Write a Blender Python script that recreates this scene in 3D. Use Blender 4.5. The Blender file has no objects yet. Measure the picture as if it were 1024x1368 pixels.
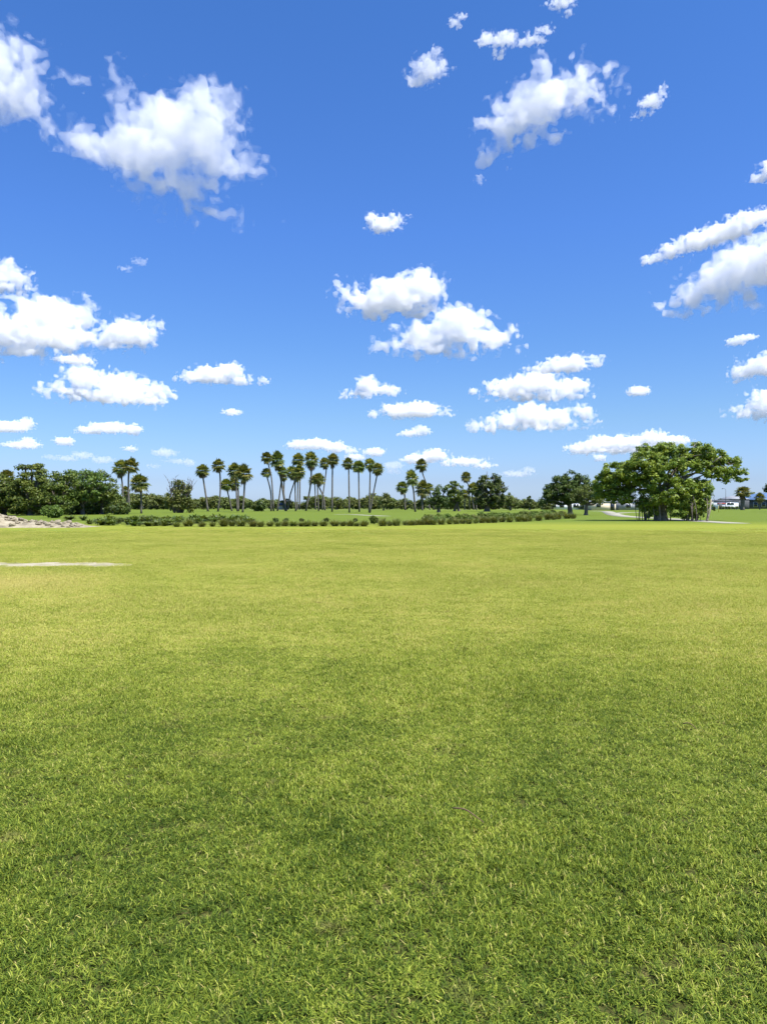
import bpy, math, random
import numpy as np
from mathutils import Vector, Matrix

random.seed(7)
rng = np.random.default_rng(7)
SC = bpy.context.scene
COL = SC.collection
F = 1000.0            # focal length in pixels of the 1024x1368 photograph
CX, CY, HOR = 512.0, 684.0, 674.0
EYE = 1.6
PITCH = math.atan((HOR - CY) / F)      # slightly downwards


# ------------------------------------------------------------------ helpers
def ray(px, py):
    x, u = (px - CX) / F, (CY - py) / F
    cp, sp = math.cos(PITCH), math.sin(PITCH)
    return Vector((x, cp - u * sp, sp + u * cp))

def at(px, py, Y):
    r = ray(px, py)
    return Vector((0, 0, EYE)) + r * (Y / r.y)

def depth(py, z=0.0):
    r = ray(CX, py)
    return (z - EYE) / r.z * r.y

def ground(px, py):
    return at(px, py, depth(py))

def tag(o, label=None, cat=None, group=None, kind=None):
    if label: o['label'] = label
    if cat: o['category'] = cat
    if group: o['group'] = group
    if kind: o['kind'] = kind
    return o

def link(o, parent=None):
    COL.objects.link(o)
    if parent is not None:
        o.parent = parent
    return o

def empty(name, loc, rz=0.0):
    o = bpy.data.objects.new(name, None)
    o.location = loc
    o.rotation_euler = (0, 0, rz)
    o.empty_display_size = 0.5
    return link(o)

def np_mesh(name, V, Q=None, T=None, mat=None, smooth=False, tone=None):
    """mesh from arrays: V (n,3), quads Q (m,4), tris T (k,3); tone is a per-vertex float attribute"""
    me = bpy.data.meshes.new(name)
    V = np.asarray(V, np.float32)
    loops, starts, tot = [], [], 0
    if Q is not None and len(Q):
        Q = np.asarray(Q, np.int32)
        loops.append(Q.ravel()); starts.append(np.arange(len(Q)) * 4); tot = Q.size
    if T is not None and len(T):
        T = np.asarray(T, np.int32)
        loops.append(T.ravel()); starts.append(tot + np.arange(len(T)) * 3)
    loops = np.concatenate(loops).astype(np.int32); starts = np.concatenate(starts).astype(np.int32)
    me.vertices.add(len(V)); me.vertices.foreach_set('co', V.ravel())
    me.loops.add(len(loops)); me.loops.foreach_set('vertex_index', loops)
    me.polygons.add(len(starts)); me.polygons.foreach_set('loop_start', starts)
    me.update(calc_edges=True)
    if smooth:
        me.polygons.foreach_set('use_smooth', np.ones(len(starts), bool))
    if tone is not None:
        a = me.attributes.new('tone', 'FLOAT', 'POINT')
        a.data.foreach_set('value', np.asarray(tone, np.float32))
    if mat: me.materials.append(mat)
    return me

def mobj(name, me, parent=None, loc=None):
    o = bpy.data.objects.new(name, me)
    if loc is not None: o.location = loc
    return link(o, parent)

class MB:
    """collects tubes, boxes and loose faces into one mesh"""
    def __init__(s): s.v, s.q, s.t, s.tone, s.n = [], [], [], [], 0
    def add(s, V, Q=None, T=None, tone=0.5):
        V = np.asarray(V, float).reshape(-1, 3)
        if Q is not None and len(Q): s.q.append(np.asarray(Q, int) + s.n)
        if T is not None and len(T): s.t.append(np.asarray(T, int) + s.n)
        s.v.append(V); s.n += len(V)
        s.tone.append(np.full(len(V), tone) if np.isscalar(tone) else np.asarray(tone, float))
    def tube(s, pts, rad, k=8, tone=0.5, cap=True):
        pts = [Vector(p) for p in pts]
        V, Q = [], []
        up = Vector((0.31, 0.77, 0.1))
        for i, p in enumerate(pts):
            a = pts[max(i - 1, 0)]; b = pts[min(i + 1, len(pts) - 1)]
            d = (b - a).normalized()
            e = d.cross(up).normalized(); g = d.cross(e).normalized()
            r = rad[i] if hasattr(rad, '__len__') else rad
            for j in range(k):
                t = 2 * math.pi * j / k
                V.append(p + (e * math.cos(t) + g * math.sin(t)) * r)
        for i in range(len(pts) - 1):
            for j in range(k):
                Q.append((i * k + j, i * k + (j + 1) % k, (i + 1) * k + (j + 1) % k, (i + 1) * k + j))
        T = []
        if cap:
            n = len(V); V.append(pts[-1]); V.append(pts[0]); L = (len(pts) - 1) * k
            for j in range(k):
                T.append((L + j, L + (j + 1) % k, n)); T.append(((j + 1) % k, j, n + 1))
        s.add([tuple(v) for v in V], Q, T, tone)
    def box(s, c, d, rz=0.0, tone=0.5):
        M = Matrix.Rotation(rz, 3, 'Z')
        V = [tuple(Vector(c) + M @ Vector((sx * d[0] / 2, sy * d[1] / 2, sz * d[2] / 2))) for sx in (-1, 1) for sy in (-1, 1) for sz in (-1, 1)]
        s.add(V, [(0, 1, 3, 2), (4, 6, 7, 5), (0, 4, 5, 1), (2, 3, 7, 6), (0, 2, 6, 4), (1, 5, 7, 3)], tone=tone)
    def mesh(s, name, mat, smooth=False):
        return np_mesh(name, np.concatenate(s.v), np.concatenate(s.q) if s.q else None, np.concatenate(s.t) if s.t else None, mat, smooth, np.concatenate(s.tone))
    def build(s, name, mat, parent=None, smooth=False, loc=None):
        return mobj(name, s.mesh(name, mat, smooth), parent, loc)

def spline(pts, n):
    """Catmull-Rom through points"""
    P = [Vector(p) for p in pts]
    P = [P[0] * 2 - P[1]] + P + [P[-1] * 2 - P[-2]]
    out = []
    m = len(P) - 3
    for i in range(n):
        t = i / (n - 1) * m
        k = min(int(t), m - 1); t -= k
        a, b, c, d = P[k:k + 4]
        out.append(0.5 * ((2 * b) + (c - a) * t + (2 * a - 5 * b + 4 * c - d) * t * t + (3 * b - a - 3 * c + d) * t ** 3))
    return out

# -------------------------------------------------- value noise on a lattice
TAB = np.random.default_rng(11).random((64, 64, 64)).astype(np.float32)
def vnoise(P):
    i = np.floor(P).astype(np.int32); f = (P - i).astype(np.float32)
    f = f * f * f * (f * (f * 6 - 15) + 10)
    i0 = i & 63; i1 = (i + 1) & 63
    x0, y0, z0 = i0[..., 0], i0[..., 1], i0[..., 2]; x1, y1, z1 = i1[..., 0], i1[..., 1], i1[..., 2]
    fx, fy, fz = f[..., 0], f[..., 1], f[..., 2]
    a = TAB[x0, y0, z0] * (1 - fx) + TAB[x1, y0, z0] * fx
    b = TAB[x0, y1, z0] * (1 - fx) + TAB[x1, y1, z0] * fx
    c = TAB[x0, y0, z1] * (1 - fx) + TAB[x1, y0, z1] * fx
    d = TAB[x0, y1, z1] * (1 - fx) + TAB[x1, y1, z1] * fx
    return ((a * (1 - fy) + b * fy) * (1 - fz) + (c * (1 - fy) + d * fy) * fz) * 2 - 1

def fbm(P, octs, gain=0.5, billow=False):
    s, a, tot = 0, 1.0, 0
    for k in range(octs):
        n = vnoise(P * 2.03 ** k + 17.3 * k)
        s = s + a * ((np.abs(n) * 2.4 - 0.6) if billow else n); tot += a; a *= gain
    return s / tot

def surface_net(G, o, h):
    """iso surface (level 0, inside > 0) of the grid G with origin o and cell h -> verts, quads"""
    S = G > 0
    c = S.astype(np.int8)
    tot = sum(c[i:c.shape[0] - 1 + i, j:c.shape[1] - 1 + j, k:c.shape[2] - 1 + k] for i in (0, 1) for j in (0, 1) for k in (0, 1))
    act = np.argwhere((tot > 0) & (tot < 8))
    idx = np.full(tot.shape, -1, np.int32); idx[tuple(act.T)] = np.arange(len(act))
    acc = np.zeros((len(act), 3)); cnt = np.zeros(len(act))
    cor = [(i, j, k) for i in (0, 1) for j in (0, 1) for k in (0, 1)]
    for A in cor:
        for ax in range(3):
            if A[ax]: continue
            B = list(A); B[ax] = 1
            ia = act + np.array(A); ib = act + np.array(B)
            fa = G[tuple(ia.T)]; fb = G[tuple(ib.T)]
            m = (fa > 0) != (fb > 0)
            t = np.where(m, fa / np.where(m, fa - fb, 1), 0)
            p = np.tile(np.array(A, float), (len(act), 1)); p[:, ax] = t
            acc += p * m[:, None]; cnt += m
    V = (act + acc / cnt[:, None]) * h + o
    quads = []
    for ax in range(3):
        a1, a2 = (ax + 1) % 3, (ax + 2) % 3
        sl0 = [slice(1, -1)] * 3; sl1 = [slice(1, -1)] * 3
        sl0[ax] = slice(0, -1); sl1[ax] = slice(1, None)
        d = S[tuple(sl0)] != S[tuple(sl1)]
        e = np.argwhere(d)
        if not len(e): continue
        pos = S[tuple(sl0)][tuple(e.T)]
        off = np.ones(3, int); off[ax] = 0
        e = e + off
        def cell(d1, d2):
            q = e.copy(); q[:, a1] -= d1; q[:, a2] -= d2
            return idx[tuple(q.T)]
        q = np.stack([cell(1, 1), cell(0, 1), cell(0, 0), cell(1, 0)], 1)
        q[~pos] = q[~pos][:, ::-1]
        quads.append(q)
    return V, np.concatenate(quads)

# ------------------------------------------------------------------ materials
def mat_new(name):
    m = bpy.data.materials.new(name); m.use_nodes = True
    nt = m.node_tree; nt.nodes.clear()
    out = nt.nodes.new('ShaderNodeOutputMaterial')
    return m, nt, out

def N(nt, typ, **kw):
    n = nt.nodes.new(typ)
    for k, v in kw.items():
        if k in ('operation', 'blend_type', 'data_type', 'noise_dimensions', 'attribute_name', 'attribute_type', 'feature', 'interpolation_type', 'musgrave_type', 'distance', 'clamp'):
            setattr(n, k, v)
    return n

def ramp(nt, fac, stops):
    r = nt.nodes.new('ShaderNodeValToRGB')
    el = r.color_ramp.elements
    while len(el) < len(stops): el.new(0.5)
    for e, (p, c) in zip(el, stops):
        e.position = p; e.color = (*c, 1)
    nt.links.new(fac, r.inputs[0])
    return r.outputs[0]

def noise(nt, scale, detail=4, rough=0.55, coord=None, dim='3D'):
    n = nt.nodes.new('ShaderNodeTexNoise'); n.noise_dimensions = dim
    n.inputs['Scale'].default_value = scale; n.inputs['Detail'].default_value = detail; n.inputs['Roughness'].default_value = rough
    if coord is not None: nt.links.new(coord, n.inputs['Vector'])
    return n.outputs['Fac']

def mix(nt, fac, a, b, mode='MIX'):
    m = nt.nodes.new('ShaderNodeMix'); m.data_type = 'RGBA'; m.blend_type = mode
    for s, v in ((0, fac), (6, a), (7, b)):
        if hasattr(v, 'links'): nt.links.new(v, m.inputs[s])
        else: m.inputs[s].default_value = v if s == 0 else (*v, 1)
    return m.outputs[2]

def math_n(nt, op, a, b=0.0, c=None):
    m = nt.nodes.new('ShaderNodeMath'); m.operation = op
    for s, v in enumerate((a, b) if c is None else (a, b, c)):
        if hasattr(v, 'links'): nt.links.new(v, m.inputs[s])
        else: m.inputs[s].default_value = v
    return m.outputs[0]

def pos(nt):
    return nt.nodes.new('ShaderNodeNewGeometry').outputs['Position']

def objco(nt):
    return nt.nodes.new('ShaderNodeTexCoord').outputs['Object']

def tone_at(nt, name='tone'):
    a = nt.nodes.new('ShaderNodeAttribute'); a.attribute_name = name
    return a.outputs['Fac']

def leaf_mat(name, dark, mid, light, trans=0.3, rough=0.5, spec=0.25):
    m, nt, out = mat_new(name)
    col = ramp(nt, tone_at(nt), [(0.0, dark), (0.5, mid), (1.0, light)])
    oi = nt.nodes.new('ShaderNodeObjectInfo').outputs['Random']
    hs = nt.nodes.new('ShaderNodeHueSaturation')
    nt.links.new(col, hs.inputs['Color'])
    nt.links.new(math_n(nt, 'MULTIPLY_ADD', oi, 0.035, 0.4825), hs.inputs['Hue'])
    nt.links.new(math_n(nt, 'MULTIPLY_ADD', oi, 0.3, 0.85), hs.inputs['Value'])
    col = hs.outputs['Color']
    p = nt.nodes.new('ShaderNodeBsdfPrincipled')
    nt.links.new(col, p.inputs['Base Color'])
    p.inputs['Roughness'].default_value = rough
    p.inputs['Specular IOR Level'].default_value = spec
    tr = nt.nodes.new('ShaderNodeBsdfTranslucent')
    nt.links.new(mix(nt, 1.0, col, (1.25, 1.15, 0.5), 'MULTIPLY'), tr.inputs['Color'])
    ms = nt.nodes.new('ShaderNodeMixShader'); ms.inputs[0].default_value = trans
    nt.links.new(p.outputs[0], ms.inputs[1]); nt.links.new(tr.outputs[0], ms.inputs[2])
    nt.links.new(ms.outputs[0], out.inputs['Surface'])
    return m

def solid_mat(name, stops, scale=3.0, rough=0.85, bump=0.0, bscale=20.0, detail=5, coord='obj', metal=0.0):
    m, nt, out = mat_new(name)
    co = objco(nt) if coord == 'obj' else pos(nt)
    col = ramp(nt, noise(nt, scale, detail, 0.6, co), stops)
    p = nt.nodes.new('ShaderNodeBsdfPrincipled')
    nt.links.new(col, p.inputs['Base Color'])
    p.inputs['Roughness'].default_value = rough; p.inputs['Metallic'].default_value = metal
    if bump:
        b = nt.nodes.new('ShaderNodeBump'); b.inputs['Strength'].default_value = bump; b.inputs['Distance'].default_value = 0.05
        nt.links.new(noise(nt, bscale, 4, 0.6, co), b.inputs['Height']); nt.links.new(b.outputs[0], p.inputs['Normal'])
    nt.links.new(p.outputs[0], out.inputs['Surface'])
    return m

# ------------------------------------------------------------------ light and sky
SUN_EL, SUN_AZ = math.radians(63), math.radians(130)     # azimuth measured from +Y (view direction) towards +X
sun_dir = Vector((math.sin(SUN_AZ) * math.cos(SUN_EL), math.cos(SUN_AZ) * math.cos(SUN_EL), math.sin(SUN_EL)))
w = bpy.data.worlds.new('World'); SC.world = w; w.use_nodes = True
wn = w.node_tree
bg = wn.nodes['Background']
sky = wn.nodes.new('ShaderNodeTexSky'); sky.sky_type = 'NISHITA'
sky.sun_disc = False; sky.sun_elevation = SUN_EL; sky.sun_rotation = SUN_AZ
sky.altitude = 0; sky.air_density = 1.0; sky.dust_density = 0.6; sky.ozone_density = 3.0
# clear deep blue tropical air: the sky's own colour filtered by height above the horizon
wsep = wn.nodes.new('ShaderNodeSeparateXYZ')
wn.links.new(wn.nodes.new('ShaderNodeTexCoord').outputs['Generated'], wsep.inputs[0])
wfil = ramp(wn, wsep.outputs['Z'], [(z, tuple(c / 1.5 for c in col)) for z, col in (
    (0.0, (.63, .82, 1.32)), (.03, (.53, .66, 1.05)), (.11, (.50, .66, .90)), (.21, (.44, .66, .98)), (.34, (.42, .685, 1.13)), (.55, (.385, .70, 1.15)))])
wn.links.new(mix(wn, 1.0, sky.outputs[0], wfil, 'MULTIPLY'), bg.inputs['Color'])
bg.inputs['Strength'].default_value = 0.15
sl = bpy.data.lights.new('sun', 'SUN'); sl.energy = 4.8; sl.angle = math.radians(0.53); sl.color = (1.0, 0.96, 0.90)
so = link(bpy.data.objects.new('sun', sl)); so.rotation_euler = sun_dir.to_track_quat('Z', 'Y').to_euler(); so.location = (0, 0, 60)
SC.view_settings.view_transform = 'Standard'; SC.view_settings.look = 'None'; SC.view_settings.gamma = 1; SC.view_settings.exposure = 0.85
SC.view_settings.use_curve_mapping = False

cam = bpy.data.cameras.new('camera'); co = link(bpy.data.objects.new('camera', cam))
co.location = (0, 0, EYE); co.rotation_euler = (math.pi / 2 + PITCH, 0, 0)
cam.sensor_fit = 'VERTICAL'; cam.sensor_height = 24; cam.lens = 24 * F / 1368
cam.clip_start = 0.05; cam.clip_end = 90000
SC.camera = co
cy = SC.cycles
cy.max_bounces = 28; cy.volume_bounces = 14; cy.transparent_max_bounces = 48; cy.diffuse_bounces = 3; cy.glossy_bounces = 2; cy.transmission_bounces = 4
cy.caustics_reflective = False; cy.caustics_refractive = False
cy.use_adaptive_sampling = True; cy.adaptive_threshold = 0.012
cy.use_denoising = True
#@@CLOUDS
# ------------------------------------------------------------------ clouds
def make_cloud(label, blobs, wisp=0.0, alt=800.0, dens=1.0, group=None, seed=0):
    """a cumulus: the union of ellipsoids (pixel units across the line of sight) broken up by noise, filled with scattering mist"""
    B = np.array(blobs, float)
    cx = (B[:, 0].min() + B[:, 0].max()) / 2; cyy = (B[:, 1].min() + B[:, 1].max()) / 2
    r = ray(cx, cyy).normalized()
    D = (alt - EYE) / max(r.z, 0.02)
    right = Vector((0, 0, 1)).cross(r).normalized() * -1
    up = right.cross(r).normalized()
    if up.z < 0: up = -up
    s = D / F / (r.normalized() @ Vector((0, math.cos(PITCH), math.sin(PITCH)))) if False else D * math.sqrt(((cx - CX) / F) ** 2 + ((CY - cyy) / F) ** 2 + 1) ** -1 / F
    # blobs in the local frame (u right, v up, w away)
    rs = np.random.default_rng(100 + seed)
    Bu = B[:, 0] - cx; Bv = cyy - B[:, 1]; Bx = B[:, 2]; By = B[:, 3]
    Bd = np.sqrt(Bx * By) * rs.uniform(0.65, 0.95, len(B)); Bw = rs.uniform(-0.3, 0.3, len(B)) * Bd
    size = float(np.median(np.sqrt(Bx * By)))
    ext = float(max(By.max(), 6))
    m = 0.35 * ext + 3
    lo = np.array([(Bu - Bx).min() - m, (Bv - By).min() - m, (Bw - Bd).min() - m]); hi = np.array([(Bu + Bx).max() + m, (Bv + By).max() + m, (Bw + Bd).max() + m])
    h = max(0.85, ((hi - lo).prod() / 4.5e5) ** (1 / 3))
    ax = [np.arange(lo[k], hi[k] + h, h) for k in range(3)]
    P = np.stack(np.meshgrid(*ax, indexing='ij'), -1).astype(np.float32)
    so_ = rs.uniform(0, 60, 3).astype(np.float32)
    L = min(max(0.9 * ext, 5.5), 34.0)
    Wp = P.copy()
    wa = L * (0.2 + 0.2 * wisp)
    for k in range(3):
        Wp[..., k] += wa * fbm(P / (L * 0.9) + so_ + 9.1 * k, 3)
    Fd = np.full(P.shape[:3], -1e9, np.float32)
    for i in range(len(B)):
        dv = Wp[..., 1] - Bv[i]
        q = np.sqrt(((Wp[..., 0] - Bu[i]) / Bx[i]) ** 2 + (dv / np.where(dv < 0, By[i] * (0.8 + 0.2 * wisp), By[i])) ** 2 + ((Wp[..., 2] - Bw[i]) / Bd[i]) ** 2)
        d = (1 - q) * min(Bx[i], By[i], Bd[i])
        k = 0.25 * size
        hh = np.clip(0.5 + 0.5 * (Fd - d) / k, 0, 1)
        Fd = d * (1 - hh) + Fd * hh + k * hh * (1 - hh)
    n1 = fbm(Wp / (L * 0.55) + so_, 5, 0.55, billow=True)
    n2 = fbm(Wp / (L * 0.5) + so_ + 31, 5, 0.55)
    G = Fd + L * (0.62 * n1 * (1 - wisp) + (0.36 + 1.3 * wisp) * n2) - (0.20 + 0.24 * wisp) * L * min(1.0, ext / 12.0)
    G[0] = G[-1] = -1; G[:, 0] = G[:, -1] = -1; G[:, :, 0] = G[:, :, -1] = -1
    if not (G > 0).any(): return None
    V, Q = surface_net(G, lo, h)
    def mist(fringe):
        m_, nt, out = mat_new('cloud_mist')
        vs = nt.nodes.new('ShaderNodeVolumeScatter')
        vs.inputs['Color'].default_value = (.992, .993, .996, 1)
        vs.inputs['Anisotropy'].default_value = 0.0
        vs.inputs['Density'].default_value = dens * (0.5 if fringe else 2.0 - 0.9 * wisp) / (0.8 * (ext + 5) * s)
        nt.links.new(vs.outputs[0], out.inputs['Volume'])
        return m_
    me = np_mesh('cloud', V * s, Q, mat=mist(False), smooth=True)
    o = mobj('cloud', me)
    M = Matrix((right, up, r)).transposed()
    o.matrix_world = Matrix.Translation(Vector((0, 0, EYE)) + r * D) @ M.to_4x4()
    tag(o, label, 'cloud', group or 'fair weather clouds')
    if ext > 8:                                     # thin ragged mist round the body
        G2 = G + (0.04 + 0.12 * wisp) * L + 0.32 * L * fbm(Wp / (L * 0.32) + so_ + 57, 3, 0.55)
        G2[0] = G2[-1] = -1; G2[:, 0] = G2[:, -1] = -1; G2[:, :, 0] = G2[:, :, -1] = -1
        V, Q = surface_net(np.maximum(G2, -1e6), lo, h)
        mobj('fringe', np_mesh('fringe', V * s, Q, mat=mist(True), smooth=True), o)
    return o

CL = 'fair weather clouds'
CLOUDS = [
 ('big ragged white cloud cut by the frame edge, highest of the large clouds', [(-30,110,70,72),(20,120,50,50),(50,138,32,30),(28,80,35,28),(85,97,20,10),(105,98,14,6)], .55),
 ('largest cloud, ragged white mass with a forked tail, high above the rubble side trees', [(188,205,62,36),(240,180,72,58),(272,150,48,36),(300,205,48,30),(165,138,14,30),(132,206,40,20),(228,245,58,22),(258,272,50,11),(335,207,26,14)], .55),
 ('small torn white cloud up high, between the largest cloud and the star shaped wisp', [(570,90,22,17),(558,105,16,11),(590,93,13,9),(577,73,12,7)], .6),
 ('tiny torn cloud tuft above the small torn cloud', [(608,30,9,7),(615,22,7,5)], .6),
 ('thin star shaped cloud wisp above the broad slanted cloud', [(652,50,14,8),(675,52,20,11),(705,56,22,8),(727,47,11,6),(665,68,9,7)], .6),
 ('broad slanted white cloud, the big one alone in the upper sky', [(700,150,45,34),(742,132,50,28),(780,126,34,18),(725,110,24,17),(670,165,30,24),(656,196,22,13),(768,100,17,12),(790,152,24,10),(802,130,19,13),(722,178,32,10)], .5),
 ('little comma shaped cloud beside the broad slanted cloud', [(870,136,16,9),(857,150,13,5),(884,127,8,8)], .55),
 ('torn cloud scrap touching the top frame edge', [(750,4,17,10),(735,2,9,5),(757,16,7,6)], .6),
 ('small lone cloud shaped like an anvil in mid sky', [(512,301,22,11),(496,293,10,10),(524,293,12,8),(537,293,8,3)], .45),
 ('white cloud tuft cut by the frame edge below the comma shaped cloud', [(1022,232,18,9),(1042,226,22,18)], .45),
 ('long thin rising cloud streak above the thick cut off cloud', [(880,334,20,7),(905,325,26,11),(935,318,30,13),(968,312,36,14),(1003,300,38,13),(1045,296,38,14)], .4),
 ('thick white cloud cut by the frame edge, under the long rising streak', [(905,399,22,9),(930,386,32,19),(965,376,40,34),(1000,357,45,36),(1048,350,52,44),(948,408,30,7)], .25),
 ('small pointed cloud puff under the thick cut off cloud', [(985,456,14,6),(995,452,14,4)], .35),
 ('medium cloud cut by the frame edge, upper of the two stacked there', [(1000,495,24,14),(1030,490,30,19),(985,504,12,5)], .25),
 ('medium cloud cut by the frame edge, lower of the two stacked there', [(1000,551,26,8),(1025,542,32,20)], .2),
 ('tiny oval cloud alone above the banyan tree', [(853,523,15,7)], .15),
 ('bumpy white cloud with a curled tail, upper of the middle pair', [(465,394,20,15),(495,406,35,19),(530,396,40,24),(566,385,29,23),(560,411,25,13),(459,380,12,7)], .3),
 ('wide heaped white cloud, lower of the middle pair', [(525,458,22,8),(531,440,7,10),(565,452,40,21),(611,440,42,30),(650,453,40,17),(676,448,13,11),(590,468,52,8)], .25),
 ('small humped cloud under the wide heaped cloud', [(480,526,22,6),(492,516,17,13),(515,522,20,8)], .25),
 ('low bumpy cloud with a detached puff at its end, above the lone leaning palm', [(500,554,8,6),(530,549,22,11),(560,548,28,12),(590,551,14,5)], .25),
 ('small round topped cloud below the low bumpy cloud', [(547,579,14,5),(562,576,13,7)], .25),
 ('ragged cloud on top of the stack of three above the shade trees', [(730,491,25,8),(760,487,30,13),(795,486,11,7)], .3),
 ('flat based heaped cloud, middle of the stack of three above the shade trees', [(675,518,28,12),(710,513,40,17),(760,518,27,13),(720,528,52,7)], .2),
 ('small puff beside the flat based heaped cloud', [(632,523,7,5)], .3),
 ('long bumpy cloud, lowest of the stack of three above the shade trees', [(650,567,28,6),(680,560,28,12),(710,556,28,17),(745,558,25,13),(775,553,17,11),(715,569,48,6)], .2),
 ('long low cloud partly behind the banyan crown', [(785,598,26,8),(805,591,25,11),(840,591,25,10),(870,587,22,11),(897,591,20,8),(830,601,58,5)], .2),
 ('round cloud cut by the frame edge above the big puffy cloud', [(3,376,36,21),(14,360,14,12)], .3),
 ('big puffy cloud with a grey base touching the frame edge', [(15,447,48,28),(60,426,44,29),(105,424,22,23),(70,450,50,19),(38,470,40,9)], .22),
 ('rounded cloud nestled against the big puffy cloud', [(147,453,20,17),(178,448,32,22),(201,441,14,13)], .25),
 ('thin flat cloud scrap under the big puffy cloud', [(100,481,26,7)], .35),
 ('long three humped cloud above the group of three palms', [(88,524,26,8),(115,509,32,19),(160,516,35,19),(205,520,22,14),(150,530,64,10)], .2),
 ('dome topped cloud above the branchy grey tree', [(258,506,20,8),(285,501,28,13),(308,493,18,11),(320,507,18,8)], .2),
 ('little grey puff beside the dome topped cloud', [(352,509,8,6)], .4),
 ('low cloud touching the frame edge above the dark woodland', [(12,571,28,8),(35,565,10,8)], .2),
 ('long low cloud just above the woodland end', [(125,576,20,5),(145,572,26,8),(175,573,13,8)], .2),
 ('tiny flat cloud above the branchy grey tree', [(310,551,12,5)], .25),
 ('small flat cloud low above the woodland', [(30,595,22,5),(38,590,10,6)], .2),
 ('small round cloud low above the woodland', [(86,590,13,6)], .2),
 ('faint bank of little clouds just over the woodland top', [(110,608,14,5),(90,613,14,4),(135,614,14,5),(70,611,8,3)], .3),
 ('tiny cloud directly over the group of three palms', [(174,600,9,4)], .25),
 ('faint cloud streak beside the group of three palms', [(220,605,16,6),(235,616,14,3)], .4),
 ('faint low puff above the branchy grey tree', [(253,618,9,5)], .4),
 ('faint flat low scrap beside the lone short palm', [(205,623,9,3)], .4),
 ('low cloud bank behind the tall palm grove', [(400,595,18,7),(425,594,20,8),(450,598,16,8),(468,602,10,5)], .25),
 ('small low cloud above the row of four palms', [(500,604,14,6),(475,611,15,5)], .25),
 ('long low cloud behind the lone leaning palm', [(560,613,24,7),(580,608,18,9),(620,617,26,6),(645,622,14,4)], .25),
 ('faint cloud patch low beside the lone leaning palm', [(525,622,13,6),(525,630,11,4)], .4),
 ('faint low cloud above the gap in the far treeline', [(690,633,20,4),(706,628,9,5)], .35),
 ('tiny puff just off the banyan crown tip', [(800,612,8,5)], .3),
 ('tiny wisp under the broad slanted cloud', [(640,240,6,7)], .5),
 ('tiny wisp in the empty blue beside the anvil shaped cloud', [(188,350,9,5)], .5),
 ('faint small wisp beneath the tiny wisp in the empty blue', [(168,359,9,4)], .5),
]
import time as _t
_t0 = _t.time()
for i, (lab, bl, wi) in enumerate(CLOUDS):
    faint = 'faint' in lab or 'tiny wisp' in lab
    make_cloud(lab, bl, wi, dens=0.3 if faint else (0.7 if wi > .45 else 1.0), seed=i)
print('clouds', _t.time() - _t0)
#@@GROUND

# ------------------------------------------------------------------ ground
def ground_mat():
    m, nt, out = mat_new('lawn_ground')
    P = pos(nt)
    mp = nt.nodes.new('ShaderNodeMapping'); mp.inputs['Scale'].default_value = (0.35, 1, 1)
    nt.links.new(P, mp.inputs['Vector'])
    big = noise(nt, 0.05, 5, 0.6, mp.outputs[0]); mid = noise(nt, 0.35, 5, 0.65, mp.outputs[0]); fine = noise(nt, 6.0, 6, 0.75, P)
    far = ramp(nt, big, [(0.3, (.155, .212, .023)), (0.5, (.222, .254, .026)), (0.7, (.28, .285, .034))])
    far = mix(nt, math_n(nt, 'MULTIPLY', mid, 0.35), far, (.15, .20, .03))
    far = mix(nt, math_n(nt, 'MULTIPLY', fine, 0.45), far, (.20, .20, .035))
    sep = nt.nodes.new('ShaderNodeSeparateXYZ'); nt.links.new(P, sep.inputs[0])
    mr = nt.nodes.new('ShaderNodeMapRange'); mr.inputs[1].default_value = 56; mr.inputs[2].default_value = 72; nt.links.new(sep.outputs['Y'], mr.inputs[0])
    far = mix(nt, math_n(nt, 'MULTIPLY', mr.outputs[0], 0.85), far, (.10, .145, .018))
    thatch = ramp(nt, noise(nt, 14.0, 5, 0.7, P), [(0.3, (.035, .04, .012)), (0.55, (.075, .078, .022)), (0.75, (.15, .125, .05))])
    mt = nt.nodes.new('ShaderNodeMapRange'); mt.inputs[1].default_value = 26; mt.inputs[2].default_value = 46; nt.links.new(sep.outputs['Y'], mt.inputs[0])
    col = mix(nt, mt.outputs[0], mix(nt, 0.06, thatch, far), far)
    ln = nt.nodes.new('ShaderNodeVectorMath'); ln.operation = 'LENGTH'; nt.links.new(P, ln.inputs[0])
    mo = nt.nodes.new('ShaderNodeMapRange'); mo.inputs[1].default_value = 300; mo.inputs[2].default_value = 420; nt.links.new(ln.outputs['Value'], mo.inputs[0])
    col = mix(nt, mo.outputs[0], col, (.085, .095, .075))      # scrub and roofs of the flat country beyond the park
    p = nt.nodes.new('ShaderNodeBsdfPrincipled'); p.inputs['Roughness'].default_value = 0.95; p.inputs['Specular IOR Level'].default_value = 0.1
    nt.links.new(col, p.inputs['Base Color'])
    b = nt.nodes.new('ShaderNodeBump'); b.inputs['Strength'].default_value = 0.8; b.inputs['Distance'].default_value = 0.12
    nt.links.new(noise(nt, 2.2, 8, 0.7, P), b.inputs['Height']); nt.links.new(b.outputs[0], p.inputs['Normal'])
    nt.links.new(p.outputs[0], out.inputs['Surface'])
    return m

def gz(x, y):
    """height of the lawn: shallow unevenness near the viewer, level farther out"""
    x = np.asarray(x, float); y = np.asarray(y, float)
    P = np.stack([x / 4.1 + 5.5, y / 3.4 + 2.2, np.zeros_like(x) + 0.5], -1)
    fade = np.clip((44 - y) / 10, 0, 1)
    return (0.035 * vnoise(P) - 0.05) * fade

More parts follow.
